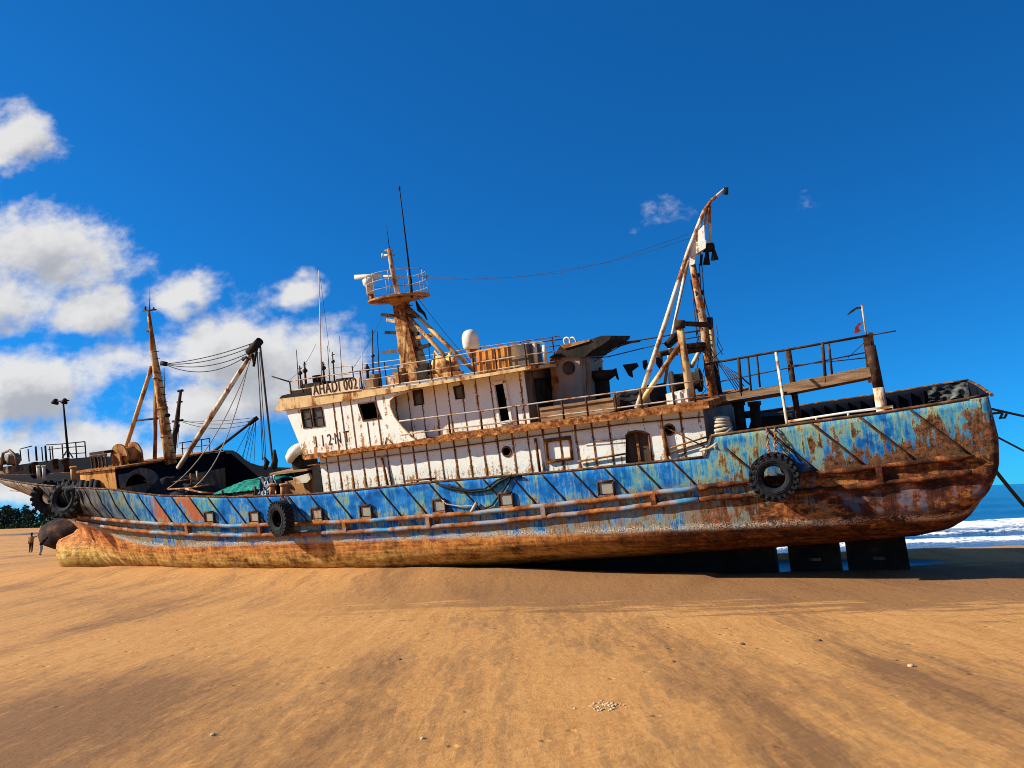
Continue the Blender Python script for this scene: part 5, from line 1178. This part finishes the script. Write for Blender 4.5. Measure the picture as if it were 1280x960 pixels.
tag(k.build("far_wood", [M_leaf, M_shrub, M_dkpipe], recalc=False), "dark green wood along the far edge of the beach", None, None, "stuff")

# shells and pebbles on the sand
M_shell = mottled("bleached_shell", [(.3, (.40, .24, .11)), (.7, (.60, .43, .26))], 30, .8)
M_stone = mottled("dark_pebble", [(.3, (.08, .05, .035)), (.7, (.2, .13, .08))], 30, .8)
def pebble_mb(c, s, seed, flat=.5):
    k2 = MB(); n, m = 10, 6; vs = []
    for i in range(m+1):
        for j in range(n):
            a = math.pi*i/m; b = 2*math.pi*j/n; d = Vector((math.sin(a)*math.cos(b), math.sin(a)*math.sin(b), math.cos(a)))
            q = d*s*(1+.35*noise.noise(d*1.7+Vector((seed, 0, 0)))); q.z *= flat; vs.append(c+q)
    k2.add(vs, [(i*n+j, i*n+(j+1) % n, (i+1)*n+(j+1) % n, (i+1)*n+j) for i in range(m) for j in range(n)], 0, True); return k2
for i, (px, py, s, mat_, lab) in enumerate(((266, 921, .035, M_shell, "small pale shell on the sand at the lower left"), (528, 925, .03, M_shell, "pale shell half buried near the bottom centre of the sand"), (1139, 835, .05, M_shell, "white pebble lying at the head of the dark sand streak"), (1024, 803, .05, M_stone, "brown pebble on the sand below the stern, above the white pebble"), (500, 826, .03, M_stone, "small dark pebble alone on the smooth sand left of centre"), (842, 830, .035, M_stone, "dark pebble on the open sand right of centre"), (928, 808, .045, M_stone, "dark stone on the sand below the big tractor tyre"))):
    p = ground(px, py); p.z = land(p.x, p.y)+s*.2; world_thing(pebble_mb(p, s, i*3.1), "pebble", mat_, p, lab, "pebble", "pebbles and shells on the sand")
k = MB(); rng = random.Random(5)
for i in range(70):
    p = ground(755+rng.gauss(0, 10), 886+rng.gauss(0, 2.6)); p.z = land(p.x, p.y)+.004; q = pebble_mb(p, .008+.020*rng.random()**2, i, .6); k.add(q.v, q.f, 0, True)
p = ground(755, 886); p.z = land(p.x, p.y)
tag(world_thing(k, "shell_fragments", M_shell, p, None, None), "patch of broken pale shells on the sand", None, None, "stuff")

# ------------------------------------------------------------------ daylight
to_sun = -(SHIP.to_3x3() @ Vector((1, .47, -.78))).normalized()
el = math.asin(to_sun.z); az = math.atan2(to_sun.x, to_sun.y)
sl = bpy.data.lights.new("sun", 'SUN'); sl.energy = 5.0; sl.angle = R(.53); sl.color = (1, .95, .82)
so_ = bpy.data.objects.new("sun", sl); COL.objects.link(so_); so_.rotation_euler = (-to_sun).to_track_quat('-Z', 'Y').to_euler(); so_.location = (0, 0, 60)
w = bpy.data.worlds.new("World"); SC.world = w; w.use_nodes = True
nt = w.node_tree; nt.nodes.clear()
def wn_(t, **kw):
    q = nt.nodes.new(t)
    for a, b in kw.items(): setattr(q, a, b)
    return q
def wl(a, b): nt.links.new(a, b)
tcs = wn_("ShaderNodeTexCoord"); lift = wn_("ShaderNodeVectorMath", operation='MULTIPLY_ADD'); lift.inputs[1].default_value = (1, 1, 1.45); lift.inputs[2].default_value = (0, 0, .07); nt.links.new(tcs.outputs["Generated"], lift.inputs[0])
sky = wn_("ShaderNodeTexSky", sky_type='NISHITA'); sky.sun_disc = False; sky.sun_elevation = el; sky.sun_rotation = az; sky.air_density = 1.2; sky.dust_density = .6; sky.ozone_density = 3.5; sky.altitude = 0
wl(lift.outputs[0], sky.inputs[0]); hs = wn_("ShaderNodeHueSaturation"); hs.inputs["Saturation"].default_value = 1.1; hs.inputs["Value"].default_value = 1.0; wl(sky.outputs[0], hs.inputs["Color"])
bgs = wn_("ShaderNodeBackground"); bgs.inputs[1].default_value = .098; tint = wn_("ShaderNodeMix", data_type='RGBA', blend_type='MULTIPLY'); tint.inputs[0].default_value = 1; tint.inputs[7].default_value = (.075, .60, 1.02, 1); wl(hs.outputs[0], tint.inputs[6]); wl(tint.outputs[2], bgs.inputs[0])
# clouds: a density field over the sky direction (u = x/y, w = z/y)
BLOBS = [(14, 178, 66, 62, 1), (40, 312, 125, 74, 1), (-5, 378, 130, 66, .95), (122, 390, 74, 38, 1), (236, 366, 60, 34, .9), (165, 335, 70, 30, .5), (372, 369, 44, 24, .95), (285, 440, 130, 66, 1.05), (400, 446, 66, 66, 1.0), (335, 490, 120, 50, .8), (30, 478, 140, 62, 1.0), (105, 548, 95, 42, .8), (0, 540, 90, 62, .8), (235, 510, 140, 50, .7), (205, 450, 110, 30, .6), (850, 268, 80, 26, .50), (958, 264, 60, 20, .46), (1272, 276, 40, 22, .48), (-90, 300, 110, 90, 1), (-150, 470, 130, 80, 1), (1500, 420, 160, 50, .8), (415, 490, 50, 50, .6), (20, 610, 190, 40, .62), (150, 575, 160, 36, .6)]
grp = bpy.data.node_groups.new("cloud_field", 'ShaderNodeTree')
grp.interface.new_socket("Vector", in_out='INPUT', socket_type='NodeSocketVector'); grp.interface.new_socket("Density", in_out='OUTPUT', socket_type='NodeSocketFloat')
gi = grp.nodes.new("NodeGroupInput"); go = grp.nodes.new("NodeGroupOutput")
def gm(op, a, b):
    q = grp.nodes.new("ShaderNodeMath"); q.operation = op
    for i, v in enumerate((a, b)):
        if isinstance(v, bpy.types.NodeSocket): grp.links.new(v, q.inputs[i])
        else: q.inputs[i].default_value = v
    return q.outputs[0]
def gsm(a, b):
    q = grp.nodes.new("ShaderNodeMath"); q.operation = 'SMOOTH_MAX'; grp.links.new(a, q.inputs[0]); grp.links.new(b, q.inputs[1]); q.inputs[2].default_value = .18; return q.outputs[0]
def gnoise(scale, detail, rough, src, loc=(0, 0, 0)):
    q = grp.nodes.new("ShaderNodeTexNoise"); q.inputs["Scale"].default_value = scale; q.inputs["Detail"].default_value = detail; q.inputs["Roughness"].default_value = rough
    mp_ = grp.nodes.new("ShaderNodeMapping"); mp_.inputs[1].default_value = loc; mp_.inputs[3].default_value = (1, 1.25, 1); grp.links.new(src, mp_.inputs[0]); grp.links.new(mp_.outputs[0], q.inputs["Vector"]); return q
warp = gnoise(7, 4, .6, gi.outputs[0], (3, 2, 1)); ws = grp.nodes.new("ShaderNodeVectorMath"); ws.operation = 'MULTIPLY_ADD'; grp.links.new(warp.outputs[1], ws.inputs[0]); ws.inputs[1].default_value = (.11, .08, 0); ws.inputs[2].default_value = (-.055, -.04, 0)
wa_ = grp.nodes.new("ShaderNodeVectorMath"); wa_.operation = 'ADD'; grp.links.new(gi.outputs[0], wa_.inputs[0]); grp.links.new(ws.outputs[0], wa_.inputs[1]); V = wa_.outputs[0]
field = None
for px, py, rx, ry, wt in BLOBS:
    d = ray(px, py); s1 = grp.nodes.new("ShaderNodeVectorMath"); s1.operation = 'SUBTRACT'; grp.links.new(V, s1.inputs[0]); s1.inputs[1].default_value = (d.x/d.y, d.z/d.y, 0)
    s2 = grp.nodes.new("ShaderNodeVectorMath"); s2.operation = 'MULTIPLY'; grp.links.new(s1.outputs[0], s2.inputs[0]); s2.inputs[1].default_value = (F/rx, F/ry, 0)
    s3 = grp.nodes.new("ShaderNodeVectorMath"); s3.operation = 'LENGTH'; grp.links.new(s2.outputs[0], s3.inputs[0])
    v = gm('MULTIPLY', gm('SUBTRACT', 1.0, gm('MINIMUM', s3.outputs[1], 2.4)), wt)
    if wt < .52: v = gm('SUBTRACT', gm('MINIMUM', gm('MULTIPLY', v, .5), .13), .17)
    field = v if field is None else gsm(field, v)
nA = gnoise(8, 9, .60, gi.outputs[0]); nB = gnoise(30, 5, .65, gi.outputs[0], (5, 5, 5))
den = gm('ADD', field, gm('ADD', gm('MULTIPLY', gm('SUBTRACT', nA.outputs[0], .5), 2.1), gm('MULTIPLY', gm('SUBTRACT', nB.outputs[0], .5), .45)))
grp.links.new(den, go.inputs[0])
tc = wn_("ShaderNodeTexCoord"); sx = wn_("ShaderNodeSeparateXYZ"); wl(tc.outputs["Generated"], sx.inputs[0])
def wm(op, a, b, clamp=False):
    q = wn_("ShaderNodeMath", operation=op, use_clamp=clamp)
    for i, v in enumerate((a, b)):
        if isinstance(v, bpy.types.NodeSocket): wl(v, q.inputs[i])
        else: q.inputs[i].default_value = v
    return q.outputs[0]
yy = wm('MAXIMUM', sx.outputs[1], .05); cx = wn_("ShaderNodeCombineXYZ"); wl(wm('DIVIDE', sx.outputs[0], yy), cx.inputs[0]); wl(wm('DIVIDE', sx.outputs[2], yy), cx.inputs[1])
g1 = wn_("ShaderNodeGroup", node_tree=grp); wl(cx.outputs[0], g1.inputs[0])
off = wn_("ShaderNodeVectorMath", operation='ADD'); wl(cx.outputs[0], off.inputs[0]); off.inputs[1].default_value = (-.022, .030, 0)
g2 = wn_("ShaderNodeGroup", node_tree=grp); wl(off.outputs[0], g2.inputs[0])
def wstep(f, a, b):
    q = wn_("ShaderNodeMapRange", interpolation_type='SMOOTHSTEP'); wl(f, q.inputs[0]); q.inputs[1].default_value = a; q.inputs[2].default_value = b; return q.outputs[0]
front = wstep(sx.outputs[1], .05, .2)
nb_ = wn_("ShaderNodeTexNoise"); nb_.inputs["Scale"].default_value = 2.2; nb_.inputs["Detail"].default_value = 6; wl(tc.outputs["Generated"], nb_.inputs["Vector"])
behind = wm('MULTIPLY', wstep(nb_.outputs[0], .42, .62), wm('MULTIPLY', wm('SUBTRACT', 1.0, front), .30))   # unseen broken cloud added behind the camera as neutral fill light
mask = wm('MAXIMUM', wm('MULTIPLY', wstep(g1.outputs[0], -.02, .58), front), behind)
shade = wstep(g2.outputs[0], .15, 1.05)                    # how much cloud lies towards the sun
cr_ = wn_("ShaderNodeValToRGB"); wl(shade, cr_.inputs[0]); cr_.color_ramp.elements[0].color = (.93, .915, .89, 1); cr_.color_ramp.elements[1].color = (.50, .51, .54, 1)
bgc = wn_("ShaderNodeBackground"); wl(cr_.outputs[0], bgc.inputs[0]); bgc.inputs[1].default_value = .52
mixs = wn_("ShaderNodeMixShader"); wl(wm('MULTIPLY', mask, .94), mixs.inputs[0]); wl(bgs.outputs[0], mixs.inputs[1]); wl(bgc.outputs[0], mixs.inputs[2])
wo_ = wn_("ShaderNodeOutputWorld"); wl(mixs.outputs[0], wo_.inputs[0])

SC.view_settings.view_transform = 'Standard'; SC.view_settings.look = 'None'; SC.view_settings.exposure = .78; SC.view_settings.gamma = 1
SC.render.engine = 'CYCLES'; SC.cycles.filter_width = .95; SC.cycles.use_denoising = True; SC.cycles.max_bounces = 6
